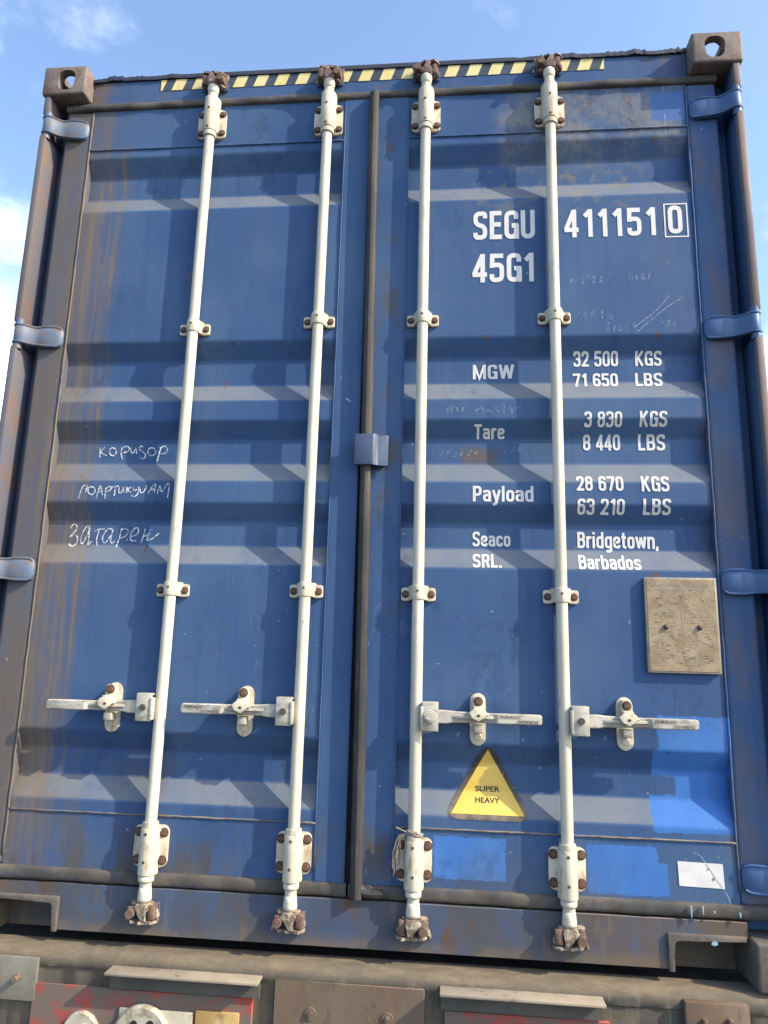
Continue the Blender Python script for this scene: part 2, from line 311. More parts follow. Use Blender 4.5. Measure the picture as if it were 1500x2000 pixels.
def galv():
    s = NT('worn galvanised handle')
    c = s.mix(s.rng(s.noise(22, 6, .65, (.5, 1, 1)), .35, .65), (0.35, 0.335, 0.29), (0.47, 0.44, 0.37))
    c = s.mix(s.mul(s.rng(s.noise(30, 7, .75, (.6, 1, 1.3), (4, 2, 2)), .48, .62), .75), c, (0.20, 0.18, 0.145))
    return s.done(c, .55, .0, s.bump(s.noise(60, 4, .6), .3, .001), .4)
M['galv'] = galv()
def dataplate():
    s = NT('weathered data plate')
    c = s.mix(s.rng(s.noise(20, 8, .75, (1, 1, 1.2)), .38, .62), (0.235, 0.172, 0.098), (0.335, 0.262, 0.165))
    c = s.mix(s.mul(s.rng(s.noise(42, 6, .75, (.7, 1, 1.3), (2, 2, 8)), .53, .64), .62), c, (0.18, 0.105, 0.066))
    c = s.mix(s.mul(s.rng(s.noise(34, 6, .75, (.5, 1, 1.6), (7, 2, 1)), .57, .66), .5), c, (0.35, 0.32, 0.25))
    return s.done(c, .6, .15, s.bump(s.noise(50, 5, .7), .5, .0015), .4)
M['plate'] = dataplate()
M['platetext'] = simple('pale plate lettering', (0.42, 0.39, 0.32), (0.35, 0.31, 0.24), 60, .6)
M['plateprint'] = simple('dark plate print', (0.17, 0.13, 0.09), (0.24, 0.20, 0.14), 40, .6)
M['plateedge'] = simple('plate rim', (0.30, 0.27, 0.22), (0.40, 0.36, 0.29), 30, .5)
def sticker():
    s = NT('yellow warning vinyl')
    c = s.mix(s.rng(s.noise(9, 5, .6), .35, .65), (0.64, 0.42, 0.06), (0.68, 0.48, 0.10))
    c = s.mix(s.rng(s.noise(34, 3, .55, (1, 1, .6), (3, 1, 1)), .695, .72, 0, .95), c, (0.06, 0.05, 0.035))
    return s.done(c, .5)
M['sticker'] = sticker()
def stickrim():
    s = NT('faded black warning rim')
    hi = s.rng(s.z, .34, .52, 1, 0)
    c = s.mix(s.rng(s.noise(30, 6, .7), .35, .65), (0.030, 0.030, 0.032), (0.055, 0.052, 0.05))
    c = s.mix(s.mul(hi, s.rng(s.noise(24, 6, .7, (1, 1, 1), (2, 3, 1)), .38, .6, .35, .9)), c, (0.24, 0.19, 0.135))
    c = s.mix(s.rng(s.noise(60, 4, .7), .66, .70, 0, .8), c, (0.35, 0.33, 0.30))
    return s.done(c, .75)
M['stickrim'] = stickrim()
def chalk(name, amt, lo, hi, scale=130):
    s = NT(name); s.done((0.78, 0.79, 0.80), .95, 0, None, .05)
    f = s.rng(s.noise(scale, 4, .7), lo, hi, amt * .25, amt)
    tr = s.n('ShaderNodeBsdfTransparent'); mx = s.n('ShaderNodeMixShader')
    s.l(f, mx.inputs[0]); s.l(tr.outputs[0], mx.inputs[1]); s.l(s.b.outputs[0], mx.inputs[2]); s.l(mx.outputs[0], s.out.inputs[0])
    return s.m
M['chalk'] = chalk('chalk', .85, .40, .60, 90)
M['chalk_faint'] = chalk('rubbed out chalk', .12, .42, .62)
M['scratch'] = chalk('bare scratch', .38, .38, .58)
def flat(name, c, r=.6):
    s = NT(name); return s.done(c, r)
M['drip'] = flat('pale blue paint drips', (0.24, 0.38, 0.46))
M['hole'] = flat('dark lamp opening', (0.02, 0.022, 0.028), .4)
M['ground'] = simple('dusty asphalt yard', (0.045, 0.042, 0.040), (0.075, 0.07, 0.064), .8, .9, c3=(0.10, 0.092, 0.082))
M['side'] = M['frame']

# ------------------------------------------------------------------ mesh helpers
class MB:
    def __init__(s): s.bm = bmesh.new(); s.mats = []
    def slot(s, key):
        if key not in s.mats: s.mats.append(key)
        return s.mats.index(key)
    def add(s, tmp, key, smooth=False):
        bmesh.ops.recalc_face_normals(tmp, faces=tmp.faces)
        i = s.slot(key)
        vm = {v: s.bm.verts.new(v.co) for v in tmp.verts}
        for f in tmp.faces:
            try: g = s.bm.faces.new([vm[v] for v in f.verts])
            except ValueError: continue
            g.material_index = i; g.smooth = smooth or f.smooth
        tmp.free()
    def box(s, x0, x1, y0, y1, z0, z1, key, bev=0.0, seg=2):
        t = bmesh.new(); bmesh.ops.create_cube(t, size=1)
        for v in t.verts:
            v.co = ((x0 + x1) / 2 + v.co.x * (x1 - x0), (y0 + y1) / 2 + v.co.y * (y1 - y0), (z0 + z1) / 2 + v.co.z * (z1 - z0))
        if bev:
            n0 = set(t.faces)
            bmesh.ops.bevel(t, geom=list(t.edges), offset=bev, segments=seg, affect='EDGES', profile=.5)
        s.add(t, key)
    def prism(s, poly, axis, a, b, key, bev=0.0, seg=2):
        """poly in the two other axes (in xyz order), extruded from a to b along axis"""
        t = bmesh.new()
        def mk(p, h):
            q = [p[0], p[1]]; q.insert(axis, h); return t.verts.new(q)
        A = [mk(p, a) for p in poly]; B = [mk(p, b) for p in poly]
        t.faces.new(A); t.faces.new(B[::-1]); n = len(poly)
        for i in range(n): t.faces.new((A[i], A[(i + 1) % n], B[(i + 1) % n], B[i]))
        if bev: bmesh.ops.bevel(t, geom=list(t.edges), offset=bev, segments=seg, affect='EDGES', profile=.5)
        s.add(t, key)
    def cyl(s, p0, p1, r0, r1=None, key=None, n=16, bev=0.0):
        r1 = r0 if r1 is None else r1
        p0, p1 = Vector(p0), Vector(p1); d = (p1 - p0); q = d.to_track_quat('Z', 'Y')
        t = bmesh.new()
        A = [t.verts.new(p0 + q @ Vector((r0 * math.cos(2 * math.pi * i / n), r0 * math.sin(2 * math.pi * i / n), 0))) for i in range(n)]
        B = [t.verts.new(p1 + q @ Vector((r1 * math.cos(2 * math.pi * i / n), r1 * math.sin(2 * math.pi * i / n), 0))) for i in range(n)]
        t.faces.new(A[::-1]); cap = t.faces.new(B)
        if bev: bmesh.ops.bevel(t, geom=list(cap.edges), offset=bev, segments=2, affect='EDGES', profile=.5)
        s.add2(t, key, A, B, n, bev)
    def add2(s, t, key, A, B, n, bev):
        if not bev:
            for i in range(n):
                f = t.faces.new((A[i], A[(i + 1) % n], B[(i + 1) % n], B[i])); f.smooth = True
        else:
            # side wall from the bottom ring to whatever ring the bevel left
            bmesh.ops.bridge_loops(t, edges=[e for e in t.edges if e.is_boundary])
        s.add(t, key)
    def lathe(s, cx, cy, rz, key, n=20, cap=True):
        t = bmesh.new(); rings = []
        for r, z in rz:
            rings.append([t.verts.new((cx + r * math.cos(2 * math.pi * i / n), cy + r * math.sin(2 * math.pi * i / n), z)) for i in range(n)])
        for A, B in zip(rings, rings[1:]):
            for i in range(n):
                f = t.faces.new((A[i], A[(i + 1) % n], B[(i + 1) % n], B[i])); f.smooth = True
        if cap: t.faces.new(rings[0][::-1]); t.faces.new(rings[-1])
        s.add(t, key)
    def tube(s, path, r, key, n=8, rf=None):
        path = [Vector(p) for p in path]; t = bmesh.new(); rings = []
        ref = Vector((0.3, .9, .2)).normalized()
        for i, p in enumerate(path):
            d = (path[min(i + 1, len(path) - 1)] - path[max(i - 1, 0)]).normalized()
            a = d.cross(ref).normalized(); b = a.cross(d); rr = rf(i / (len(path) - 1)) if rf else r
            rings.append([t.verts.new(p + a * rr * math.cos(2 * math.pi * k / n) + b * rr * math.sin(2 * math.pi * k / n)) for k in range(n)])
        for A, B in zip(rings, rings[1:]):
            for i in range(n):
                f = t.faces.new((A[i], A[(i + 1) % n], B[(i + 1) % n], B[i])); f.smooth = True
        t.faces.new(rings[0][::-1]); t.faces.new(rings[-1]); s.add(t, key)
    def quad(s, pts, key):
        t = bmesh.new(); t.faces.new([t.verts.new(p) for p in pts]); s.add(t, key)
    def build(s, name, parent=None, sharp=35, loc=None):
        me = bpy.data.meshes.new(name); s.bm.to_mesh(me); s.bm.free()
        for k in s.mats: me.materials.append(M[k])
        o = bpy.data.objects.new(name, me); COL.objects.link(o)
        if loc: o.location = loc
        if parent: o.parent = parent
        return o
def smooth_all(o, ang=35):
    me = o.data
    for p in me.polygons: p.use_smooth = True
    me.set_sharp_from_angle(angle=R(ang)); return o
def empty(name, loc=(0, 0, 0)):
    o = bpy.data.objects.new(name, None); o.location = loc; o.empty_display_size = .2; COL.objects.link(o); return o
def rrect(cx, cy, w, h, r, n=5):
    out = []
    for sx, sy, a0 in ((1, 1, 0), (-1, 1, 90), (-1, -1, 180), (1, -1, 270)):
        for i in range(n + 1):
            a = R(a0 + 90 * i / n); out.append((cx + sx * (w / 2 - r) + r * math.cos(a), cy + sy * (h / 2 - r) + r * math.sin(a)))
    return out

# ------------------------------------------------------------------ ground
g = MB(); g.quad([(-600, -600, -1.42), (600, -600, -1.42), (600, 600, -1.42), (-600, 600, -1.42)], 'ground')
go = g.build('ground'); go['kind'] = 'structure'

# ------------------------------------------------------------------ container
BOX = empty('shipping_container')
BOX['label'] = 'blue steel shipping container with white locking rods, seen from its closed double doors'; BOX['category'] = 'container'

def boolean(base, cutters):
    obs = []
    bo = base.build('tmp')
    for c in cutters:
        co = c.build('tmpc'); obs.append(co)
        md = bo.modifiers.new('b', 'BOOLEAN'); md.object = co; md.operation = 'DIFFERENCE'; md.solver = 'EXACT'
    dg = bpy.context.evaluated_depsgraph_get(); dg.update()
    me = bpy.data.meshes.new_from_object(bo.evaluated_get(dg))
    for o in obs + [bo]: bpy.data.objects.remove(o)
    return me
def arch(cx, cz, w, h, flip=1):
    p = rrect(0, 0, w, h, w * .42, 6)
    return [(cx + x * (1 if z * flip > 0 else .93), cz + z) for x, z in p]
def casting_mesh(sx, top):
    b = MB(); x0, x1 = 1.057, 1.219; z0, z1 = (2.778, 2.896) if top else (0.0, .118)
    b.box(*sorted((sx * x0, sx * x1)), 0, .178, z0, z1, 'casting' if top else 'castpaint', .008, 3)
    cs = []
    c = MB(); c.box(*sorted((sx * (x0 + .030), sx * (x1 - .026))), .032, .150, z0 + .026, z1 - .026, 'castpaint'); cs.append(c)
    cz = (z0 + z1) / 2
    c = MB(); c.prism(arch(sx * 1.131, cz, .066, .082, 1 if top else -1), 1, -.02, .05, 'castpaint'); cs.append(c)
    c = MB(); c.prism(arch(.089, cz, .070, .080, 1 if top else -1), 0, *sorted((sx * (x1 - .05), sx * (x1 + .02))), 'castpaint'); cs.append(c)
    c = MB(); c.prism(rrect(sx * 1.138, .089, .064, .120, .030, 6), 2, *((z1 - .05, z1 + .02) if top else (z0 - .02, z0 + .05)), 'castpaint'); cs.append(c)
    return boolean(b, cs)
for sx in (-1, 1):
    for top in (True, False):
        o = bpy.data.objects.new('corner_casting', casting_mesh(sx, top)); COL.objects.link(o); o.parent = BOX
        smooth_all(o, 40)

HINGE_Z = {-1: [], 1: []}
for py in (250, 655, 1110, 1700): HINGE_Z[-1].append(at({250: 120, 655: 75, 1110: 25, 1700: -30}[py], py, 1, .03).z)
for px, py in ((1405, 203), (1435, 635), (1468, 1136), (1500, 1722)): HINGE_Z[1].append(at(px, py, 1, .03).z)

# corner posts: an outer rib interrupted at the hinge knuckles and a recessed web
for sx in (-1, 1):
    b = MB(); k = 'post_left' if sx < 0 else 'post_right'
    X = lambda v: sx * v
    b.prism([(X(1.1855), .112), (X(1.03), .112), (X(1.03), .20), (X(1.209), .20), (X(1.209), .121), (X(1.1855), .121)], 2, .118, 2.778, k)
    cuts = sorted(HINGE_Z[sx]); zz = [.1185] ; 
    for hz in cuts: zz += [hz - .043, hz + .043]
    zz.append(2.7775)
    for i in range(0, len(zz), 2):
        b.box(*sorted((X(1.186), X(1.209))), .006, .1205, zz[i], zz[i + 1], k, .005, 2)
    for hz in cuts:                                    # recessed web behind each knuckle
        b.box(*sorted((X(1.190), X(1.206))), .030, .1205, hz - .042, hz + .042, k)
    smooth_all(b.build('corner_post', BOX), 40)

# header
b = MB()
b.box(-1.056, 1.056, YF, .16, 2.770, 2.868, 'frame', .002, 1)
hd = b.build('header', BOX)
t = bmesh.new()                                        # dark ragged gutter lip along the header top
N = 260; rows = []
for i in range(N + 1):
    x = -1.054 + 2.108 * i / N
    e = max(0, (abs(x + .05) - .55)) * .010
    w = (math.sin(x * 31) + math.sin(x * 57 + 1) + random.uniform(-1, 1)) * e
    dip = -.006 * math.exp(-((x - .60) / .012) ** 2) - .004 * math.exp(-((x - .50) / .02) ** 2)
    zt = 2.8875 + w + dip; y0 = YF - .006 - abs(w) * .5
    zb = 2.8685 + w * .6
    rows.append([t.verts.new(p) for p in ((x, .15, zt + .001), (x, y0 + .003, zt), (x, y0, zt - .003), (x, y0, zb), (x, YF + .002, zb))])
for A, B in zip(rows, rows[1:]):
    for i in range(4): t.faces.new((A[i], A[i + 1], B[i + 1], B[i])).smooth = True
b = MB(); b.add(t, 'lip', True); o = smooth_all(b.build('gutter_lip', hd), 50)
# hazard tape along the header
x_a, x_b, zt, zb = -.800, .782, 2.8660, 2.8215
b = MB(); b.box(x_a, x_b, YF - .0012, YF + .001, zb, zt, 'tape_dark')
pitch = .0762; i = 0; x = x_a - .035
while x < x_b - .01:
    p = [(x, zb), (x + .041, zb), (x + .057, zt), (x + .016, zt)]
    # clip to the tape's ends
    p = [(min(max(u, x_a + .001), x_b - .001), v) for u, v in p]
    if max(q[0] for q in p) - min(q[0] for q in p) > .008:
        b.prism(p, 1, YF - .0022, YF - .0008, 'yellow')
    x += pitch
b.build('hazard_tape', hd)

# sill with notches beside the bottom castings
b = MB(); ZS0, ZS1 = .029, .152
b.prism([(-1.056, .112), (-1.056, ZS1), (1.056, ZS1), (1.056, .112), (.868, .112), (.862, .105), (.862, ZS0), (-.862, ZS0), (-.862, .105), (-.868, .112)], 1, YF - .010, .075, 'frame', .0015, 1)
for sx in (-1, 1):
    X = lambda v: sx * v
    b.prism([(X(.848), ZS0 - .004), (X(.848), .118), (X(1.050), .118), (X(1.050), .104), (X(.872), .104), (X(.863), .096), (X(.863), ZS0 - .004)], 1, YF - .019, YF + .055, 'castpaint', .003, 2)
    b.box(*sorted((X(.863), X(1.056))), .155, .162, .0, .11, 'frame')
b.box(-.86, .86, .0755, .19, .026, .148, 'dark')
sill = smooth_all(b.build('sill', BOX), 40)

# body behind the doors
b = MB()
for sx in (-1, 1):
    b = MB(); t = bmesh.new(); rows = []; y = .20; k = 0
    seq = [0, .07, .07 + .036, .07 + .036 + .072, .07 + .072 + .072]
    while y < 12.0:
        for dy, x in ((0, 1.205), (.070, 1.205), (.138, 1.169), (.208, 1.169)):
            rows.append([t.verts.new((sx * x, y + dy, z)) for z in (.12, 2.80)])
        y += .276
    for A, B in zip(rows, rows[1:]): t.faces.new((A[0], A[1], B[1], B[0]))
    b.add(t, 'side'); b.box(*sorted((sx * 1.16, sx * 1.21)), .2, 12.1, 2.80, 2.868, 'side'); b.box(*sorted((sx * 1.16, sx * 1.21)), .2, 12.1, .03, .12, 'side')
    b.build('side_wall', BOX)
b = MB(); b.box(-1.16, 1.16, .155, 12.1, 2.845, 2.866, 'side'); b.build('roof', BOX)
b = MB(); b.box(-1.16, 1.16, .195, 12.1, .04, .11, 'dark'); b.box(-1.16, 1.16, 12.05, 12.1, .11, 2.845, 'side'); b.build('underframe', BOX)

# ------------------------------------------------------------------ doors
def catmull3b(P, n):
    P = [Vector(p) for p in P]; Q = [P[0]] + P + [P[-1]]; out = []
    for i in range(1, len(Q) - 2):
        for k in range(n):
            u = k / n; out.append(.5 * (2 * Q[i] + (Q[i + 1] - Q[i - 1]) * u + (2 * Q[i - 1] - 5 * Q[i] + 4 * Q[i + 1] - Q[i + 2]) * u * u + (3 * Q[i] - Q[i - 1] - 3 * Q[i + 1] + Q[i + 2]) * u ** 3))
    return out + [P[-1]]
def catmull3(P, n):
    Q = [P[0]] + list(P) + [P[-1]]; out = []
    for i in range(1, len(Q) - 2):
        for k in range(n):
            u = k / n; f = lambda j: .5 * (2 * Q[i][j] + (Q[i + 1][j] - Q[i - 1][j]) * u + (2 * Q[i - 1][j] - 5 * Q[i][j] + 4 * Q[i + 1][j] - Q[i + 2][j]) * u * u + (3 * Q[i][j] - Q[i - 1][j] - 3 * Q[i + 1][j] + Q[i + 2][j]) * u ** 3)
            out.append((f(0), f(1)))
    return out + [P[-1]]
PANEL = {-1: (-1.043, -.112), 1: (.111, 1.045)}
DOORS = {}
for sx in (-1, 1):
    key = 'door_left' if sx < 0 else 'door_right'
    b = MB(); xa, xb = PANEL[sx]
    # corrugated sheet
    t = bmesh.new(); nx = 14; rows = []
    for (z, y), fl in PROFILE:
        rows.append([t.verts.new((xa + (xb - xa) * i / nx, y, z)) for i in range(nx + 1)])
    for j, (A, B) in enumerate(zip(rows, rows[1:])):
        for i in range(nx):
            f = t.faces.new((A[i], A[i + 1], B[i + 1], B[i])); f.smooth = PROFILE[j][1]
    b.add(t, key)
    # upper and lower plates
    b.box(xa, xb, YF, YF + .04, 2.583, 2.746, key); b.box(xa, xb, YF, YF + .04, .190, .345, key)
    # outer frame member, rounded edges
    o0, o1 = (-1.146, -1.0435) if sx < 0 else (1.0455, 1.146)
    b.box(o0, o1, YF - .002, .109, .190, 2.746, key, .012, 4)
    # inner frame member
    i0, i1 = (-.1115, -.024) if sx < 0 else (.004, .1105)
    b.box(i0, i1, YF - .004, .109, .190, 2.746, key, .004, 2)
    # weld beads
    jit = lambda: random.uniform(-.0007, .0007)
    for z, r in ((2.583, .0036), (.346, .0030)):
        n = 60; b.tube([(xa + (xb - xa) * i / n, YF - .0015 + jit(), z + jit()) for i in range(n + 1)], r, key if z > 1 else 'weld', 6)
    for xe in (xa, xb):
        pth = []
        for (z, y), fl in PROFILE: pth.append((xe + jit(), min(y, YF) - .0008 + jit(), z))
        zs = [2.74 - i * .04 for i in range(64)]
        b.tube([(xe + jit(), YF - .0022 + jit(), z) for z in zs if z > .19], .0030, 'weldtan' if sx < 0 and xe == xa else key, 6)
    if sx > 0:
        rs = random.Random(4)
        for ga, gb, gc, gd in GROOVES:
            z = ga - .012
            while z > gd + .010:
                hgt = rs.uniform(.008, .022)
                if rs.random() < .85:
                    y1 = min(YF + rs.uniform(.007, .016), max(YF + .004, prof(z) - .003)); b.prism([(YF - .003, z), (y1, z - .003), (y1 - .002, z - hgt), (YF - .003, z - hgt)], 0, xa - .0004, xa + .0016, 'bracket')
                z -= hgt
    d = b.build('door', BOX); DOORS[sx] = d
    d['label'] = 'left door leaf with ochre runs and chalk words' if sx < 0 else 'right door leaf with white lettering and brighter blue repair patches'

    # hinges
    for hz in HINGE_Z[sx]:
        h = MB(); X = lambda v: sx * v; hk = 'hinge_left' if sx < 0 else 'hinge_right'
        outer = [(1.208, .016), (1.196, .004), (1.178, .006), (1.160, .022), (1.140, .034), (1.110, .036), (1.078, .041), (1.052, .050)]
        inner = [(1.052, .0575), (1.085, .0558), (1.112, .052), (1.140, .050), (1.158, .044), (1.176, .028), (1.205, .030)]
        fr = catmull3([(x, y) for x, y in outer], 3); bk = [(x, min(y + .013, .0570)) for x, y in fr]; hh = []
        for x, y in fr:
            d_ = max(0, .022 - (x - 1.052)); hh.append(.038 - (.022 - math.sqrt(max(0, .022 ** 2 - d_ ** 2))) - .004 * max(0, min(1, (x - 1.11) / .03)))
        t = bmesh.new(); rows = []
        for (x, y), (x2, y2), q in zip(fr, bk, hh):
            rows.append([t.verts.new(p) for p in ((X(x), y + .002, -q), (X(x), y, -q + .003), (X(x), y, q - .003), (X(x), y + .002, q), (X(x2), y2, q), (X(x2), y2, -q))])
        for A, B in zip(rows, rows[1:]):
            for q in range(6): t.faces.new((A[q], A[(q + 1) % 6], B[(q + 1) % 6], B[q]))
        t.faces.new(rows[0]); t.faces.new(rows[-1][::-1])
        h.add(t, hk)
        for sg in (-1, 1):
            h.tube([(X(x), y + .0005, sg * (q - .0035)) for (x, y), q in zip(fr, hh) if x > 1.058], .0036, hk, 6)
        h.cyl((X(1.193), .020, -.052), (X(1.193), .020, .052), .0145, None, hk, 14)
        # raised stiffener rim
        smooth_all(h.build('hinge', d, loc=(0, 0, hz)), 45)

    # gasket bands at the top and foot
    gk = MB()
    gx0, gx1 = (-1.146, -.018) if sx < 0 else (-.012, 1.146)
    for z0, z1 in ((2.745, 2.773), (.156, .193)):
        t = bmesh.new(); n = 90; rows = []
        for i in range(n + 1):
            x = gx0 + (gx1 - gx0) * i / n; rows.append([])
            for q in range(9):
                a = math.pi * q / 8; h2 = (z1 - z0) / 2
                rows[-1].append(t.verts.new((x, YF + .004 - (.0165 + .002 * math.sin(x * 17) + .0015 * math.sin(x * 41 + 1)) * math.sin(a) ** .35 + jit(), (z0 + z1) / 2 + h2 * math.cos(a) + jit() * .8)))
        for A, B in zip(rows, rows[1:]):
            for q in range(8): t.faces.new((A[q], A[q + 1], B[q + 1], B[q])).smooth = True
        gk.add(t, 'gasket', True); gk.build('gasket', d); gk = MB()
    if sx < 0: gk.box(-.0235, .0035, .075, .105, .19, 2.745, 'dark'); gk.build('gap_seal', d)

# centre seal, leaning very slightly, on the right door
b = MB(); n = 60
def cs(z): return -.012 + .022 * (2.74 - z) / 2.55
pts = [(-.021, .062), (-.021, .046), (-.014, .030), (-.004, .024), (.006, .025), (.013, .030), (.0145, .0575)]
t = bmesh.new(); rows = []
for i in range(n + 1):
    z = 2.752 + (.158 - 2.752) * i / n
    rows.append([t.verts.new((x + cs(z) + .004, y, z)) for x, y in pts])
for A, B in zip(rows, rows[1:]):
    for q in range(len(pts) - 1): t.faces.new((A[q], A[q + 1], B[q + 1], B[q]))
b.add(t, 'seal')
b.tube(catmull3b([(cs(.3) + .002, YF - .020, .30), (cs(.22) + .002, YF - .020, .225), (cs(.2) + .006, YF - .018, .190), (.040, YF - .014, .173), (.085, YF - .010, .171)], 6), .0135, 'seal', 10)
smooth_all(b.build('centre_seal', DOORS[1]), 30)
# anti-rack plate over the seal
zt, zb = at(725, 848, 1, .02).z, at(722, 908, 1, .02).z
xl, xm, xr = at(692, 880, 1, .02).x, at(732, 880, 1, .02).x, at(758, 880, 1, .03).x
b = MB()
b.prism([(xl, .012), (xm - .004, .010), (xm + .008, .024), (xr, .030), (xr, .042), (xm + .006, .036), (xm - .008, .024), (xl, .028)], 2, zb, zt, 'plateblue', .003, 2)
b.box(xl + .004, xl + .03, .024, YF + .002, zb + .01, zt - .01, 'plateblue')
b.box(xr - .02, xr - .004, .036, YF, zb + .01, zt - .01, 'plateblue')
smooth_all(b.build('overlap_plate', DOORS[1]), 30)

# ------------------------------------------------------------------ lettering
def rounded(pts, r, closed=False, n=5):
    P = [Vector(p) for p in pts]; out = []; L = len(P)
    for i in range(L):
        if not closed and i in (0, L - 1): out.append(P[i]); continue
        p, a, c = P[i], P[i - 1], P[(i + 1) % L]
        da, dc = (a - p), (c - p); rr = min(r, da.length * .5, dc.length * .5)
        p0, p2 = p + da.normalized() * rr, p + dc.normalized() * rr
        for k in range(n + 1):
            u = k / n; out.append(p0 * (1 - u) ** 2 + p * 2 * u * (1 - u) + p2 * u * u)
    return out
def stroke_quads(pts, hw, closed=False):
    P = [Vector(p) for p in pts]; q = [P[0]]
    for p in P[1:]:
        if (p - q[-1]).length > 1e-5: q.append(p)
    if closed and (q[0] - q[-1]).length < 1e-5: q.pop()
    P = q; L = len(P); Ls, Rs = [], []
    for i in range(L):
        a = P[i - 1] if (i > 0 or closed) else None; c = P[(i + 1) % L] if (i < L - 1 or closed) else None
        d1 = (P[i] - a).normalized() if a is not None else (c - P[i]).normalized()
        d2 = (c - P[i]).normalized() if c is not None else d1
        n1, n2 = Vector((-d1.y, d1.x)), Vector((-d2.y, d2.x)); nn = n1 + n2
        nn = nn.normalized() if nn.length > 1e-4 else n1
        k = hw / max(.45, nn.dot(n1)); Ls.append(P[i] + nn * k); Rs.append(P[i] - nn * k)
    out = []
    for i in range(L if closed else L - 1):
        j = (i + 1) % L; out.append((Ls[i], Ls[j], Rs[j], Rs[i]))
    return out
T = .158; H = T / 2
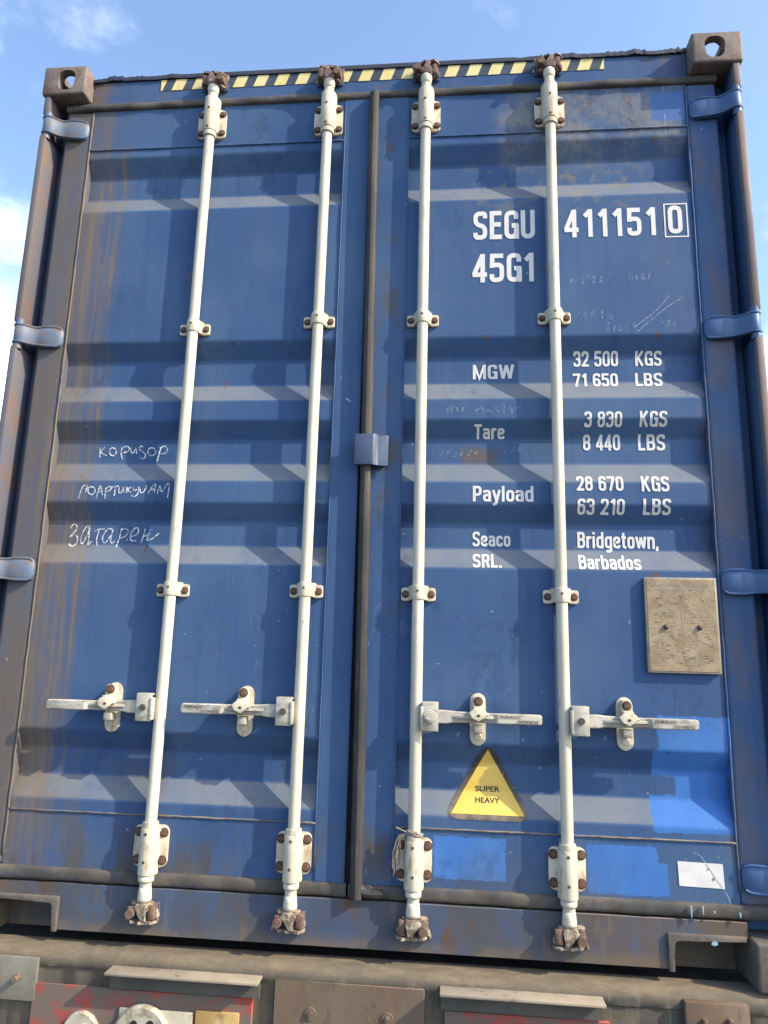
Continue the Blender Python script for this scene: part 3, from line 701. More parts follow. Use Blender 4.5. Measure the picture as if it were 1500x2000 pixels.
def G(ch):
    """centre-line strokes (points, rounding, closed) and advance width of a condensed bold glyph, cap height 1"""
    w = .50; a, b = H, w - H; t, o = 1 - H, H; x = .74; xt = x - H; r = .17
    S = lambda hi, lo, u=.0: [((b, hi - .25 * hi), (b, hi - H), (a, hi - H), (a, hi * .55), (b, hi * .45), (b, H), (a, H), (a, hi * .25))]
    D = {
     'S': (w, [(S(1, 0)[0], .16, 0)]), 's': (.46, [(((.46 - H, x * .74), (.46 - H, xt), (a, xt), (a, x * .56), (.46 - H, x * .44), (.46 - H, H), (a, H), (a, x * .26)), .12, 0)]),
     'E': (.44, [(((a, 0), (a, 1)), 0, 0), (((a, t), (.43, t)), 0, 0), (((a, .52), (.40, .52)), 0, 0), (((a, o), (.44, o)), 0, 0)]),
     'G': (w, [(((b, .70), (b, t), (a, t), (a, o), (b, o), (b, .50)), r, 0), (((.26, .47), (w, .47)), 0, 0), (((b + .02, .0), (b + .02, .5)), 0, 0)]),
     'U': (w, [(((a, 1), (a, o), (b, o), (b, 1)), .2, 0)]),
     '4': (w, [(((.35, 0), (.35, 1)), 0, 0), (((.34, .96), (.045, .27)), 0, 0), (((0, .27), (w, .27)), 0, 0)]),
     '1': (.36, [(((.26, 0), (.26, 1)), 0, 0), (((.24, .93), (.06, .74)), 0, 0)]),
     '5': (w, [(((.47, t), (a + .015, t), (a, .50)), 0, 0), (((a, .56), (a + .06, .60), (b, .60), (b, o), (a, o), (a, .28)), .16, 0)]),
     '0': (w, [(((a, o), (b, o), (b, t), (a, t)), .2, 1)]),
     '3': (w, [(((a, .73), (a, t), (b, t), (b, .53), (.18, .53)), .15, 0), (((.18, .53), (b, .53), (b, o), (a, o), (a, .27)), .15, 0)]),
     '2': (w, [(((a, .70), (a, t), (b, t), (b, .60), (a + .01, .08)), .17, 0), (((0, o), (w, o)), 0, 0)]),
     '7': (w, [(((0, t), (w, t)), 0, 0), (((b, t), (.19, 0)), 0, 0)]),
     '8': (w, [(((a, .53), (b, .53), (b, t), (a, t)), .17, 1), (((a, o), (b, o), (b, .53), (a, .53)), .17, 1)]),
     '6': (w, [(((a, o), (b, o), (b, .57), (a, .57)), .17, 1), (((b, .74), (b, t), (a, t), (a, .3)), .17, 0)]),
     'M': (.70, [(((H, 0), (H, 1)), 0, 0), (((.70 - H, 0), (.70 - H, 1)), 0, 0), (((H, .97), (.35, .06), (.70 - H, .97)), 0, 0)]),
     'W': (.80, [(((.06, 1), (.22, .03)), 0, 0), (((.22, .03), (.40, .95)), 0, 0), (((.40, .95), (.58, .03)), 0, 0), (((.58, .03), (.74, 1)), 0, 0)]),
     'K': (.54, [(((a, 0), (a, 1)), 0, 0), (((.47, 1), (.12, .46)), 0, 0), (((.19, .58), (.47, 0)), 0, 0)]),
     'L': (.42, [(((a, 0), (a, 1)), 0, 0), (((a, o), (.42, o)), 0, 0)]),
     'B': (w, [(((a, 0), (a, 1)), 0, 0), (((a, t), (b - .01, t), (b - .01, .53), (a, .53)), .15, 0), (((a, .53), (b, .53), (b, o), (a, o)), .16, 0)]),
     'R': (w, [(((a, 0), (a, 1)), 0, 0), (((a, t), (b, t), (b, .48), (a, .48)), .16, 0), (((.30, .47), (.44, 0)), 0, 0)]),
     'T': (.50, [(((.25, 0), (.25, 1)), 0, 0), (((0, t), (w, t)), 0, 0)]),
     'P': (w, [(((a, 0), (a, 1)), 0, 0), (((a, t), (b, t), (b, .44), (a, .44)), .17, 0)]),
     'a': (.46, [(((a, .55), (a, xt), (.46 - H, xt), (.46 - H, 0)), .14, 0), (((a, o), (.46 - H, o), (.46 - H, .41), (a, .41)), .12, 1)]),
     'r': (.33, [(((a, 0), (a, x)), 0, 0), (((a, .50), (a + .06, xt), (.34, xt)), .1, 0)]),
     'e': (.46, [(((.46 - H, .22), (.46 - H, o), (a, o), (a, xt), (.46 - H, xt), (.46 - H, .38), (a, .38)), .15, 0)]),
     'y': (.46, [(((.05, x), (.23, .06)), 0, 0), (((.41, x), (.23, .02), (.18, -.17), (.03, -.17)), .08, 0)]),
     'l': (.17, [(((a, 0), (a, 1)), 0, 0)]), 'i': (.17, [(((a, 0), (a, x)), 0, 0), (((a, .85), (a, 1)), 0, 0)]),
     'o': (.46, [(((a, o), (.46 - H, o), (.46 - H, xt), (a, xt)), .17, 1)]),
     'c': (.44, [(((.44 - H, .50), (.44 - H, xt), (a, xt), (a, o), (.44 - H, o), (.44 - H, .25)), .16, 0)]),
     'd': (.47, [(((.47 - H, 0), (.47 - H, 1)), 0, 0), (((a, o), (.47 - H, o), (.47 - H, xt), (a, xt)), .15, 1)]),
     'b': (.47, [(((a, 0), (a, 1)), 0, 0), (((a, o), (.47 - H, o), (.47 - H, xt), (a, xt)), .15, 1)]),
     'g': (.47, [(((.47 - H, x), (.47 - H, -.18), (a, -.18)), .13, 0), (((a, o), (.47 - H, o), (.47 - H, xt), (a, xt)), .15, 1)]),
     'n': (.47, [(((a, 0), (a, x)), 0, 0), (((a, .45), (a + .05, xt), (.47 - H, xt), (.47 - H, 0)), .14, 0)]),
     't': (.30, [(((.13, .96), (.13, o), (.30, o)), .1, 0), (((0, .68), (.30, .68)), 0, 0)]),
     'w': (.66, [(((.05, x), (.18, .03)), 0, 0), (((.18, .03), (.33, .70)), 0, 0), (((.33, .70), (.48, .03)), 0, 0), (((.48, .03), (.61, x)), 0, 0)]),
     '.': (.17, [(((a, 0), (a, .16)), 0, 0)]), ',': (.17, [(((a, .16), (a, .0), (a - .05, -.13)), 0, 0)]),
     ' ': (.24, []),
    }
    return D[ch]
ZCUT = sorted({p[0] for p, _ in PROFILE})
def drape(t, off, x_lift=0.0):
    zs = [v.co.z for v in t.verts]
    if not zs: return
    for zc in ZCUT:
        if min(zs) + 1e-4 < zc < max(zs) - 1e-4:
            bmesh.ops.bisect_plane(t, geom=t.verts[:] + t.edges[:] + t.faces[:], plane_co=(0, 0, zc), plane_no=(0, 0, 1), dist=1e-6)
    for v in t.verts: v.co.y = prof(v.co.z) - off + v.co.y
def text_bm(s, x0, x1, z0, z1, gap=.075):
    """lettering in the x-z plane, spanning x0..x1, cap height z0..z1; tiny y steps keep crossing strokes apart"""
    adv = 0; glyphs = []
    for ch in s:
        w, st = G(ch); glyphs.append((adv, w, st)); adv += w + gap
    adv -= gap; kx = (x1 - x0) / adv; kz = z1 - z0; t = bmesh.new()
    for ox, w, st in glyphs:
        for n, (pts, rad, closed) in enumerate(st):
            P = rounded(pts, rad, closed) if rad else [Vector(p) for p in pts]
            for q in stroke_quads(P, H, closed):
                t.faces.new([t.verts.new((x0 + (ox + v.x) * kx, -.00018 * n, z0 + v.y * kz)) for v in q])
    bmesh.ops.remove_doubles(t, verts=t.verts, dist=1e-6)
    return t
WORDS = [("SEGU", 924.5, 1045, 414, 469), ("411151", 1103, 1283, 410.5, 464.5), ("0", 1306, 1334, 402, 457), ("45G1", 923, 1044, 497, 552.5),
 ("MGW", 923.5, 1004, 713, 741), ("Tare", 926, 985, 829, 858), ("Payload", 923.5, 1042, 949, 979.5), ("Seaco", 923, 997, 1038.5, 1067), ("SRL.", 923.5, 980, 1082, 1108),
 ("32 500", 1120, 1207.5, 686.5, 716.5), ("KGS", 1241, 1292.5, 686, 715), ("71 650", 1120, 1208.5, 730, 755), ("LBS", 1242.5, 1295.5, 729, 754),
 ("3 830", 1140.5, 1214, 804, 835), ("KGS", 1248.5, 1302, 803, 834), ("8 440", 1139, 1211.5, 849, 880), ("LBS", 1246.5, 1299.5, 848.6, 880),
 ("28 670", 1126.5, 1218, 930.5, 958.6), ("KGS", 1253.5, 1308, 930.5, 959.8), ("63 210", 1127, 1219, 974, 1005.5), ("LBS", 1255, 1309, 974, 1006),
 ("Bridgetown,", 1128, 1286.5, 1039, 1070.5), ("Barbados", 1131.5, 1253.5, 1084, 1111.5)]
for s, xl, xr, yt, yb in WORDS:
    a, c, e = on_door(xl, yb), on_door(xl, yt), on_door(xr, yb)
    t = text_bm(s, a.x, e.x, a.z, c.z, .16 if s == '411151' else .09 if len(s) < 5 else .075); drape(t, .0012)
    b = MB(); b.add(t, 'white')
    if s == '0':                                       # framed check digit
        p, q = on_door(1300, 463), on_door(1340, 398)
        u = bmesh.new()
        for quad in stroke_quads([(p.x, p.z), (q.x, p.z), (q.x, q.z), (p.x, q.z)], .0022, True):
            u.faces.new([u.verts.new((v.x, YF - .0012, v.y)) for v in quad])
        b.add(u, 'white')
    b.build('lettering', DOORS[1])

# ------------------------------------------------------------------ chalk, scratches
def catmull(P, n=6):
    P = [Vector(p) for p in P]
    if len(P) < 3: return [P[0].lerp(P[-1], i / n) for i in range(n + 1)]
    Q = [P[0]] + P + [P[-1]]; out = []
    for i in range(1, len(Q) - 2):
        for k in range(n):
            u = k / n; a, b_, c, d = Q[i - 1], Q[i], Q[i + 1], Q[i + 2]
            out.append(.5 * ((2 * b_) + (-a + c) * u + (2 * a - 5 * b_ + 4 * c - d) * u * u + (-a + 3 * b_ - 3 * c + d) * u ** 3))
    out.append(P[-1]); return out
def ribbon(strokes, hw, off=.0016, wv=.35):
    b = bmesh.new()
    for n, st in enumerate(strokes):
        W_ = []
        for p in catmull(st):
            q = on_door(p.x, p.y); W_.append(Vector((q.x, q.z)))
        P = [W_[0]]
        for p in W_[1:]:
            if (p - P[-1]).length > .0008: P.append(p)
        if len(P) < 2: continue
        for k, q in enumerate(stroke_quads(P, hw)):
            b.faces.new([b.verts.new((v.x, -.0001 * (n % 6) - .00002 * (k % 7), v.y)) for v in q])
    drape(b, off); return b
def oval(cx, cy, rx, ry): return [(cx + rx * math.cos(a), cy + ry * math.sin(a)) for a in [R(-100 + 40 * i) for i in range(11)]]
Z7 = lambda L: [[(110 + x / 6, 840 + y / 6) for x, y in st] for st in L]
CH = {
 'a': [[(515, 205), (512, 320)], [(575, 200), (525, 258), (590, 300)], oval(665, 255, 40, 46), [(775, 340), (762, 260), (780, 200)], [(772, 215), (830, 192), (858, 218), (838, 252), (785, 268)],
       [(875, 205), (880, 255), (905, 268), (935, 215), (942, 282)], [(1030, 212), (995, 188), (975, 225), (1012, 252), (1048, 292), (1030, 332), (982, 328)], oval(1120, 255, 46, 46),
       [(1232, 200), (1200, 300), (1180, 370), (1195, 330), (1215, 240)], [(1215, 215), (1270, 190), (1305, 222), (1285, 268), (1225, 282)]],
 'b': [[(262, 800), (300, 690), (330, 650), (365, 655), (352, 700), (340, 735)], oval(415, 710, 42, 46), [(470, 795), (500, 700), (522, 655), (545, 762)], [(490, 732), (542, 715)], [(572, 800), (585, 680)],
       [(585, 690), (630, 660), (647, 692), (595, 727)], [(650, 670), (735, 655)], [(695, 665), (680, 772)], [(740, 670), (735, 730), (762, 735), (790, 680), (790, 738)], [(830, 665), (825, 737)], [(878, 668), (840, 702), (882, 737)],
       [(905, 670), (912, 707), (950, 700)], [(970, 665), (960, 740), (920, 780), (880, 765)], [(985, 690), (990, 735), (1030, 720), (1062, 650)], [(1075, 745), (1130, 660), (1165, 640), (1150, 732)], [(1110, 702), (1160, 690)],
       [(1185, 750), (1215, 660), (1237, 722), (1300, 640), (1327, 640), (1305, 795)]],
 'c': [[(170, 1150), (200, 1105), (240, 1115), (235, 1170), (195, 1215), (165, 1250), (215, 1225), (250, 1260), (235, 1330), (190, 1360), (145, 1335)],
       [(395, 1130), (350, 1140), (300, 1230), (290, 1310), (312, 1325), (370, 1220), (395, 1140), (380, 1280), (375, 1340), (420, 1300)], [(450, 1190), (500, 1165), (570, 1160)], [(505, 1170), (475, 1280), (480, 1355)],
       [(660, 1165), (610, 1160), (550, 1240), (550, 1310), (590, 1310), (650, 1220), (665, 1170), (640, 1290), (650, 1325), (690, 1300)], [(770, 1150), (740, 1270), (700, 1375)], [(755, 1170), (810, 1155), (845, 1180), (815, 1240), (750, 1270)],
       [(870, 1250), (950, 1220), (965, 1160), (925, 1150), (870, 1230), (880, 1290), (940, 1300)], [(1045, 1155), (1020, 1250), (990, 1330)], [(1110, 1165), (1080, 1240), (1065, 1290), (1130, 1270), (1205, 1210)], [(1020, 1250), (1090, 1220)]]}
for k in 'abc':
    b = MB(); b.add(ribbon(Z7(CH[k]), .0020), 'chalk'); b.build('chalk_writing', DOORS[-1])
# rubbed out chalk figures on the right door
rnd = random.Random(3); faint = []
for x0, x1, y0, hgt in ((1112, 1190, 545, 22), (1225, 1275, 540, 16), (1120, 1185, 615, 20), (1185, 1240, 640, 18), (1288, 1315, 632, 16), (865, 905, 800, 14), (925, 1010, 800, 16), (860, 925, 886, 14), (985, 1015, 880, 18)):
    x = x0
    while x < x1:
        w = rnd.uniform(7, 13); faint.append([(x + rnd.uniform(0, w), y0 + rnd.uniform(-hgt / 2, hgt / 2)) for _ in range(rnd.randint(4, 6))]); x += w * 1.25
b = MB(); b.add(ribbon(faint, .0016), 'chalk_faint'); b.build('faded_chalk', DOORS[1])
scr = [[(1238, 640), (1280, 608), (1308, 576)], [(1245, 648), (1300, 602), (1335, 580)], [(1352, 1665), (1366, 1670), (1377, 1685)], [(1412, 1736), (1420, 1748), (1429, 1769)],
       [(1298, 222), (1299, 245), (1301, 268)], [(1295, 168), (1296, 182)], [(1212, 215), (1220, 228)], [(1268, 243), (1278, 234)]]
for st in scr:
    b = MB(); b.add(ribbon([st], .0009, .0020), 'scratch'); b.build('scratch', DOORS[1])
for st in ([(676, 778), (680, 782), (686, 786)], [(697, 833), (702, 838)]):
    b = MB(); b.add(ribbon([st], .003, .0065), 'scratch'); b.build('scratch', DOORS[-1])

# ------------------------------------------------------------------ stickers and plates on the right door
rd = DOORS[1]
def tri_bm(pts, off, rad=0.0, sub=24):
    P = rounded(pts, rad, True) if rad else [Vector(p) for p in pts]
    t = bmesh.new(); t.faces.new([t.verts.new((p.x, 0, p.y)) for p in P]); drape(t, off); return t
A = on_door(953, 1464); B = on_door(881, 1588); C = on_door(1025, 1594)
ctr = (Vector((A.x, A.z)) + Vector((B.x, B.z)) + Vector((C.x, C.z))) / 3
tri = [(A.x, A.z), (B.x, B.z), (C.x, B.z)]
b = MB(); big = [ctr + (Vector(p) - ctr) * 1.25 for p in tri]
b.add(tri_bm(big, .0012, .05), 'stickrim'); b.add(tri_bm(tri, .0022), 'sticker')
def bfont(s, x0, x1, z0, z1, key, y=None, off=None, mirror=False):
    """lettering from the built-in outline font, fitted to a box"""
    cu = bpy.data.curves.new('t', 'FONT'); cu.body = s; cu.resolution_u = 3; cu.offset = .018
    ob = bpy.data.objects.new('t', cu); COL.objects.link(ob)
    dg = bpy.context.evaluated_depsgraph_get(); dg.update(); me = bpy.data.meshes.new_from_object(ob.evaluated_get(dg))
    bpy.data.objects.remove(ob)
    xs = [v.co.x for v in me.vertices]; ys = [v.co.y for v in me.vertices]
    u0, u1, v0, v1 = min(xs), max(xs), min(ys), max(ys); t = bmesh.new(); t.from_mesh(me); bpy.data.meshes.remove(me)
    for v in t.verts:
        fx, fz = (v.co.x - u0) / (u1 - u0), (v.co.y - v0) / (v1 - v0)
        if mirror: fx, fz = 1 - fx, 1 - fz
        v.co = (x0 + fx * (x1 - x0), 0 if y is None else y, z0 + fz * (z1 - z0))
    if off is not None: drape(t, off)
    return t
def place(px0, px1, yt, yb):
    a, c, e = on_door(px0, yb), on_door(px0, yt), on_door(px1, yb); return a.x, e.x, a.z, c.z
b.add(bfont("SUPER", *place(928.5, 976, 1534, 1545), 'ink', off=.0029), 'ink')
b.add(bfont("HEAVY", *place(928.5, 976, 1556, 1567), 'ink', off=.0029), 'ink')
o = b.build('warning_sticker', rd); o['label'] = 'yellow triangle sticker reading SUPER HEAVY with faded black rim'

a, c = on_door(1327, 1733), on_door(1411, 1686)
b = MB(); t = bmesh.new(); t.faces.new([t.verts.new(p) for p in ((a.x, YF - .0014, a.z + .004), (c.x + .002, YF - .0014, a.z + .002), (c.x, YF - .0014, c.z - .002), (a.x - .002, YF - .0014, c.z))]); b.add(t, 'label')
b.add(ribbon([[(1378, 1688), (1388, 1701), (1400, 1720), (1411, 1734)]], .0006, .0021), 'pin')
b.add(ribbon([[(1382, 1696), (1383, 1699)], [(1393, 1714), (1393.5, 1720)]], .0016, .0023), 'pin')
b.build('paper_label', rd)

# data plate
tl, br = on_door(1254, 1128), on_door(1403, 1318); trp = on_door(1393, 1130); bl = on_door(1262, 1312)
x0, x1, z1, z0 = tl.x + .002, trp.x + .003, tl.z, bl.z - .002
b = MB()
b.box(x0, x1, YF - .014, YF - .001, z0, z1, 'plateedge', .002, 2)
b.box(x0 + .006, x1 - .006, YF - .0155, YF - .0135, z0 + .006, z1 - .006, 'plate')
for fx in (.27, .73):
    xx = x0 + (x1 - x0) * fx; zz = z0 + (z1 - z0) * .475
    b.lathe(0, 0, [(.0075, 0), (.0075, .003), (.005, .007), (.001, .0085)], 'pin', 14)
    for v in list(b.bm.verts)[-56:]:
        v.co = (xx + v.co.x, YF - .0150 - v.co.z, zz + v.co.y)
W_, H_ = x1 - x0, z1 - z0
fl = lambda u0, u1, v0, v1: (x0 + W_ * u0, x0 + W_ * u1, z0 + H_ * v0, z0 + H_ * v1)
b.add(bfont("APPROVED FOR TRANSPORT", *fl(.08, .90, .905, .935), 'platetext', y=YF - .0160), 'platetext')
b.add(bfont("UNDER CUSTOMS SEAL", *fl(.16, .84, .855, .885), 'platetext', y=YF - .0160), 'platetext')
for v, u0, u1 in ((.665, .05, .42), (.655, .55, .95), (.555, .50, .95), (.45, .35, .95), (.46, .05, .2)):
    q = fl(u0, u1, v, v + .006); b.quad([(q[0], YF - .0160, q[2]), (q[1], YF - .0160, q[2]), (q[1], YF - .0160, q[3]), (q[0], YF - .0160, q[3])], 'platetext')
q = fl(.495, .503, .46, .66); b.quad([(q[0], YF - .0161, q[2]), (q[1], YF - .0161, q[2]), (q[1], YF - .0161, q[3]), (q[0], YF - .0161, q[3])], 'platetext')
rp2 = random.Random(12)
for v in [.80, .775, .75, .72, .70, .62, .60, .58, .52, .40, .375, .35, .33, .30, .28, .255, .23, .205, .18, .155, .13, .105, .08]:   # worn away fine print
    u = rp2.uniform(.07, .2)
    while u < .9:
        w_ = rp2.uniform(.015, .07)
        if rp2.random() < .62:
            q = fl(u, min(u + w_, .93), v, v + rp2.uniform(.006, .010)); kk = 'platetext' if rp2.random() < .6 else 'plateprint'
            b.quad([(q[0], YF - .0162, q[2]), (q[1], YF - .0162, q[2]), (q[1], YF - .0162, q[3]), (q[0], YF - .0162, q[3])], kk)
        u += w_ + rp2.uniform(.012, .05)
smooth_all(b.build('data_plate', rd), 35)

# ------------------------------------------------------------------ locking rods
RODS = [(-.591, -1, (213, 1378), (640, 1150), 1), (-.171, -1, (474, 1386), (625, 1152), 2), (.171, 1, (934, 1402), (622, 1158), 3), (.591, 1, (1225, 1411), (617, 1163), 4)]
YR = .033; RR = .0170
def bolt_mb(r=.0105, h=.007):
    b = MB(); n = 6
    pr = [(r * math.cos(R(60 * i + 15)), r * math.sin(R(60 * i + 15))) for i in range(n)]
    b.prism(pr, 1, -h, 0, 'bolt', .0015, 1); b.cyl((0, 0, 0), (0, .0012 - .002, 0), r * 1.3, r * 1.3, 'bolt', 16)
    return b
bolt_proto = None
def add_bolt(x, y, z, parent, s=1.0):
    global bolt_proto
    if bolt_proto is None:
        bolt_proto = bolt_mb().build('bolt', parent); o = bolt_proto
    else:
        o = bolt_proto.copy(); COL.objects.link(o); o.parent = parent
    o.location = (x, y, z); o.rotation_euler = (0, random.uniform(0, 1), 0); o.scale = (s, s, s); return o

def housing_z(kind):
    return
for ri, (rx, hs, hp, mids, num) in enumerate(RODS):
    zt_plate = {1: (218, 272), 2: (208, 265), 3: (200, 258), 4: (191, 248)}[num]
    zb_plate = {1: (1610, 1692), 2: (1624, 1706), 3: (1636, 1722), 4: (1654, 1739)}[num]
    pxr = {1: (412, 290), 2: (641, 574), 3: (831, 815), 4: (1076, 1108)}[num]
    Zt1, Zt0 = at(pxr[0], zt_plate[0], 1, .05).z, at(pxr[0], zt_plate[1], 1, .05).z
    Zb1, Zb0 = at(pxr[1], zb_plate[0], 1, .05).z, at(pxr[1], zb_plate[1], 1, .05).z
    # the tube with its necked ends
    b = MB()
    b.lathe(rx, YR, [(.0155, .150), (.0165, .154), (.0165, .185), (RR, Zb0 - .012), (RR, Zt1 + .012), (.0165, 2.755), (.0165, 2.785), (.0155, 2.79)], 'cream', 22)
    b.lathe(rx, YR, [(.0165, Zb0 - .034), (.0215, Zb0 - .034), (.0220, Zb0 - .030), (.0220, Zb0 - .019), (.0165, Zb0 - .018)], 'cream', 22)      # lower thrust collar
    b.lathe(rx, YR, [(.0165, .124), (.0195, .124), (.020, .131), (.0185, .146), (.0168, .160)], 'cream', 22)                               # flare above the cam
    b.lathe(rx, YR, [(.0168, 2.772), (.0185, 2.782), (.0205, 2.796), (.020, 2.803), (.0165, 2.803)], 'cream', 22)
    rod = b.build('locking_rod', BOX)
    rod['label'] = {1: 'outer rod of the left door', 2: 'inner rod of the left door', 3: 'inner rod of the right door with twine round its foot', 4: 'outer rod of the right door, between the lettering'}[num]
    # bearing brackets
    for Z0, Z1, up in ((Zb0, Zb1, False), (Zt0, Zt1, True)):
        b = MB(); zc = (Z0 + Z1) / 2; hgt = Z1 - Z0; pw = .100
        b.prism(rrect(rx, zc, pw, hgt, .016, 5), 1, YF - .012, YF - .0005, 'bracket', .003, 2)
        # omega shaped housing
        om = []
        for i in range(13):
            a = R(-8 + 196 * i / 12); om.append((rx + .0255 * math.cos(a), YR - .0255 * math.sin(a)))
        om = [(rx + .0285, YF - .011)] + om + [(rx - .0285, YF - .011)]
        z_lo, z_hi = (Z0 - .016, Z1 - .004) if not up else (Z0 + .012, Z1 + .034)
        b.prism(om, 2, z_lo, z_hi, 'bracket', .002, 2)
        # end collar
        zc0 = (Z1 - .0035, Z1 + .012) if not up else (Z0 - .006, Z0 + .0115)
        b.lathe(rx, YR, [(.0172, zc0[0]), (.0225, zc0[0]), (.0232, (zc0[0] + zc0[1]) / 2), (.0225, zc0[1]), (.0172, zc0[1])], 'bracket', 20)
        for zz in (Z0 + hgt * .18, Z0 + hgt * .84):
            b.cyl((rx - .002, YR - .0225, zz), (rx - .002, YR - .0275, zz), .0046, .004, 'pin', 10)
        smooth_all(b.build('bearing_bracket', rod), 40)
        for dx in (-.0375, .0375):
            for zz in (Z0 + hgt * .17, Z1 - hgt * .17): add_bolt(rx + dx, YF - .0118, zz, rod)
    # clamps
    for py in mids:
        zc = at(pxr[0] + (pxr[1] - pxr[0]) * (py - 240) / 1400, py, 1, .04).z
        b = MB()
        for s_ in (-1, 1):
            b.prism(rrect(rx + s_ * .0365, zc - .004, .030, .040, .006, 3), 1, YF - .010, YF - .0005, 'bracket', .002, 1)
        om = [(rx + .030, YF - .009)]
        for i in range(13):
            a = R(-4 + 188 * i / 12); om.append((rx + .0212 * math.cos(a), YR - .0212 * math.sin(a)))
        om += [(rx - .030, YF - .009), (rx - .030, YF - .001), (rx + .030, YF - .001)]
        b.prism(om, 2, zc - .021, zc + .021, 'bracket', .002, 2)
        b.cyl((rx - .001, YR - .018, zc + .004), (rx - .001, YR - .0232, zc + .004), .0042, .0036, 'pin', 10)
        smooth_all(b.build('rod_clamp', rod), 40)
        for dx in (-.0385, .0385): add_bolt(rx + dx, YF - .0098, zc - .004, rod, .85)
    # cams: two forked flanges on a web with a hooked nose
    for top in (False, True):
        b = MB(); f = 1 if not top else -1; zc = .098 if not top else 2.826; CS = .86
        s_ = hs if not top else -hs; ck = 'camtop' if top else 'camlow'; rc = random.Random(num * 10 + top)
        J = lambda v: rc.uniform(-v, v)
        fl_ = [(-.050, -.008), (-.047, .006), (-.034, .000), (-.022, .016), (.004, .020), (.024, .012), (.034, .020), (.050, .012), (.053, -.002), (.036, -.022), (.022, -.016), (.006, -.030), (-.012, -.018), (-.030, -.030), (-.042, -.018)]
        for dz, sc_, sh in ((.023, .80, .004), (-.031, .98, -.003)):
            p = [(rx + s_ * (x * sc_ + sh + J(.003)), YR + .006 + y * sc_ + J(.003)) for x, y in fl_]
            b.prism(p, 2, zc + f * dz - .0045, zc + f * dz + .0045, ck, .0025, 2)
        b.prism([(rx - s_ * .018, zc - f * .028), (rx + s_ * .000, zc - f * .030), (rx + s_ * .004, zc - f * .008), (rx + s_ * (.022 + J(.004)), zc + f * .002), (rx + s_ * .030, zc + f * .012), (rx + s_ * .016, zc + f * .026), (rx - s_ * .020, zc + f * .026), (rx - s_ * .026, zc + f * .010), (rx - s_ * .014, zc - f * .004)], 1, YR - .021, YR + .018, ck, .004, 2)
        b.prism([(rx + s_ * .024, zc + f * .018), (rx + s_ * .040, zc + f * .014), (rx + s_ * .054, zc - f * .012), (rx + s_ * .060, zc - f * .034), (rx + s_ * .052, zc - f * .036), (rx + s_ * .042, zc - f * .012)], 1, YR + .000, YR + .016, ck, .003, 2)
        b.lathe(rx, YR, [(.014, zc + f * .02), (.0195, zc + f * .028), (.0195, zc + f * .036), (.0165, zc + f * .042)], ck, 18)
        b.prism([(rx - s_ * .030, zc - .020 + J(.003)), (rx - s_ * .050, zc - .024), (rx - s_ * .052, zc - .010), (rx - s_ * .044, zc + .006), (rx - s_ * .034, zc + .016), (rx - s_ * .026, zc + .010)], 1, YR - .006, YR + .014, ck, .003, 2)
        for v in b.bm.verts: v.co.x = rx + (v.co.x - rx) * CS; v.co.z = zc + (v.co.z - zc) * CS
        smooth_all(b.build('cam', rod), 40)
        # keeper bolted to the header or sill
        kp = MB(); yb_ = YF if top else YF - .010
        if not top: kp.box(rx - .050, rx + .050, YF - .016, YF - .0102, zc - .022, zc + .022, 'frame', .001, 1)
        if top: kp.box(rx - .056, rx + .056, YF - .006, YF - .0024, 2.800, 2.843, 'frame', .001, 1)
        for dx, wd, hh in ((-.033, .024, .048), (.036, .026, .034)):
            kp.prism([(rx + s_ * dx - wd / 2, zc - hh / 2 + J(.004)), (rx + s_ * dx + wd / 2, zc - hh / 2 + J(.004)), (rx + s_ * dx + wd / 2 + J(.004), zc + hh / 2 + J(.003)), (rx + s_ * dx - wd / 2 + J(.004), zc + hh / 2 + J(.003))], 1, YR - .018 + J(.004), yb_, 'rust', .005, 2)
        kp.cyl((rx + s_ * .034, YR - .030, zc - .004), (rx + s_ * .034, YR + .01, zc - .004), .014, .016, 'rust', 12)
        for v in kp.bm.verts: v.co.x = rx + (v.co.x - rx) * CS; v.co.z = zc + (v.co.z - zc) * CS
        smooth_all(kp.build('cam_keeper', hd if top else sill), 40)
    # handle and its hub
    zh = at(hp[0], hp[1], 1, .02).z; xh = at(hp[0], hp[1], 1, .02).x
    b = MB()
    xa, xb_ = rx + hs * .017, rx + hs * .064
    b.box(*sorted((xa, xb_)), .002, .008, zh - .040, zh + .040, 'galv', .002, 2)
    b.box(*sorted((xa, xb_)), .008, .036, zh + .034, zh + .040, 'galv', .002, 2)
    b.box(*sorted((xa - hs * .004, xa + hs * .004)), -.001, .034, zh - .036, zh + .028, 'galv', .002, 2)
    if num == 3:
        b.cyl((rx + hs * .040, .003, zh), (rx + hs * .040, -.004, zh), .019, .017, 'galv', 20); b.cyl((rx + hs * .040, -.004, zh), (rx + hs * .040, -.008, zh), .012, .011, 'galv', 18)
    else:
        b.cyl((rx + hs * .042, .003, zh), (rx + hs * .042, -.006, zh), .010, .0085, 'pin', 14)
    smooth_all(b.build('handle_hub', rod), 40)
    b = MB(); x_end = {1: 93, 2: 355, 3: 1058, 4: 1363}[num]
    xe = at(x_end, hp[1], 1, .015).x
    x_in = rx + hs * .060
    mid = rx + hs * (abs(xe - rx) * .60)
    xg = rx + hs * (abs(xe - rx) * .655)
    # bar: flat, pinched to a ridge where the catch holds it, then a flat grip
    def sec(x, hh, y0, y1): return (x, hh, y0, y1)
    secs = [sec(x_in, .0185, .010, .022), sec(x_in + hs * .030, .0185, .010, .022), sec(x_in + hs * .048, .0160, .016, .028), sec(xh, .0140, .014, .034), sec(xg - hs * .014, .0135, .014, .024), sec(xg, .0145, .005, .016), sec(xe - hs * .006, .0140, .004, .014), sec(xe, .0100, .006, .013)]
    t = bmesh.new(); rings = []
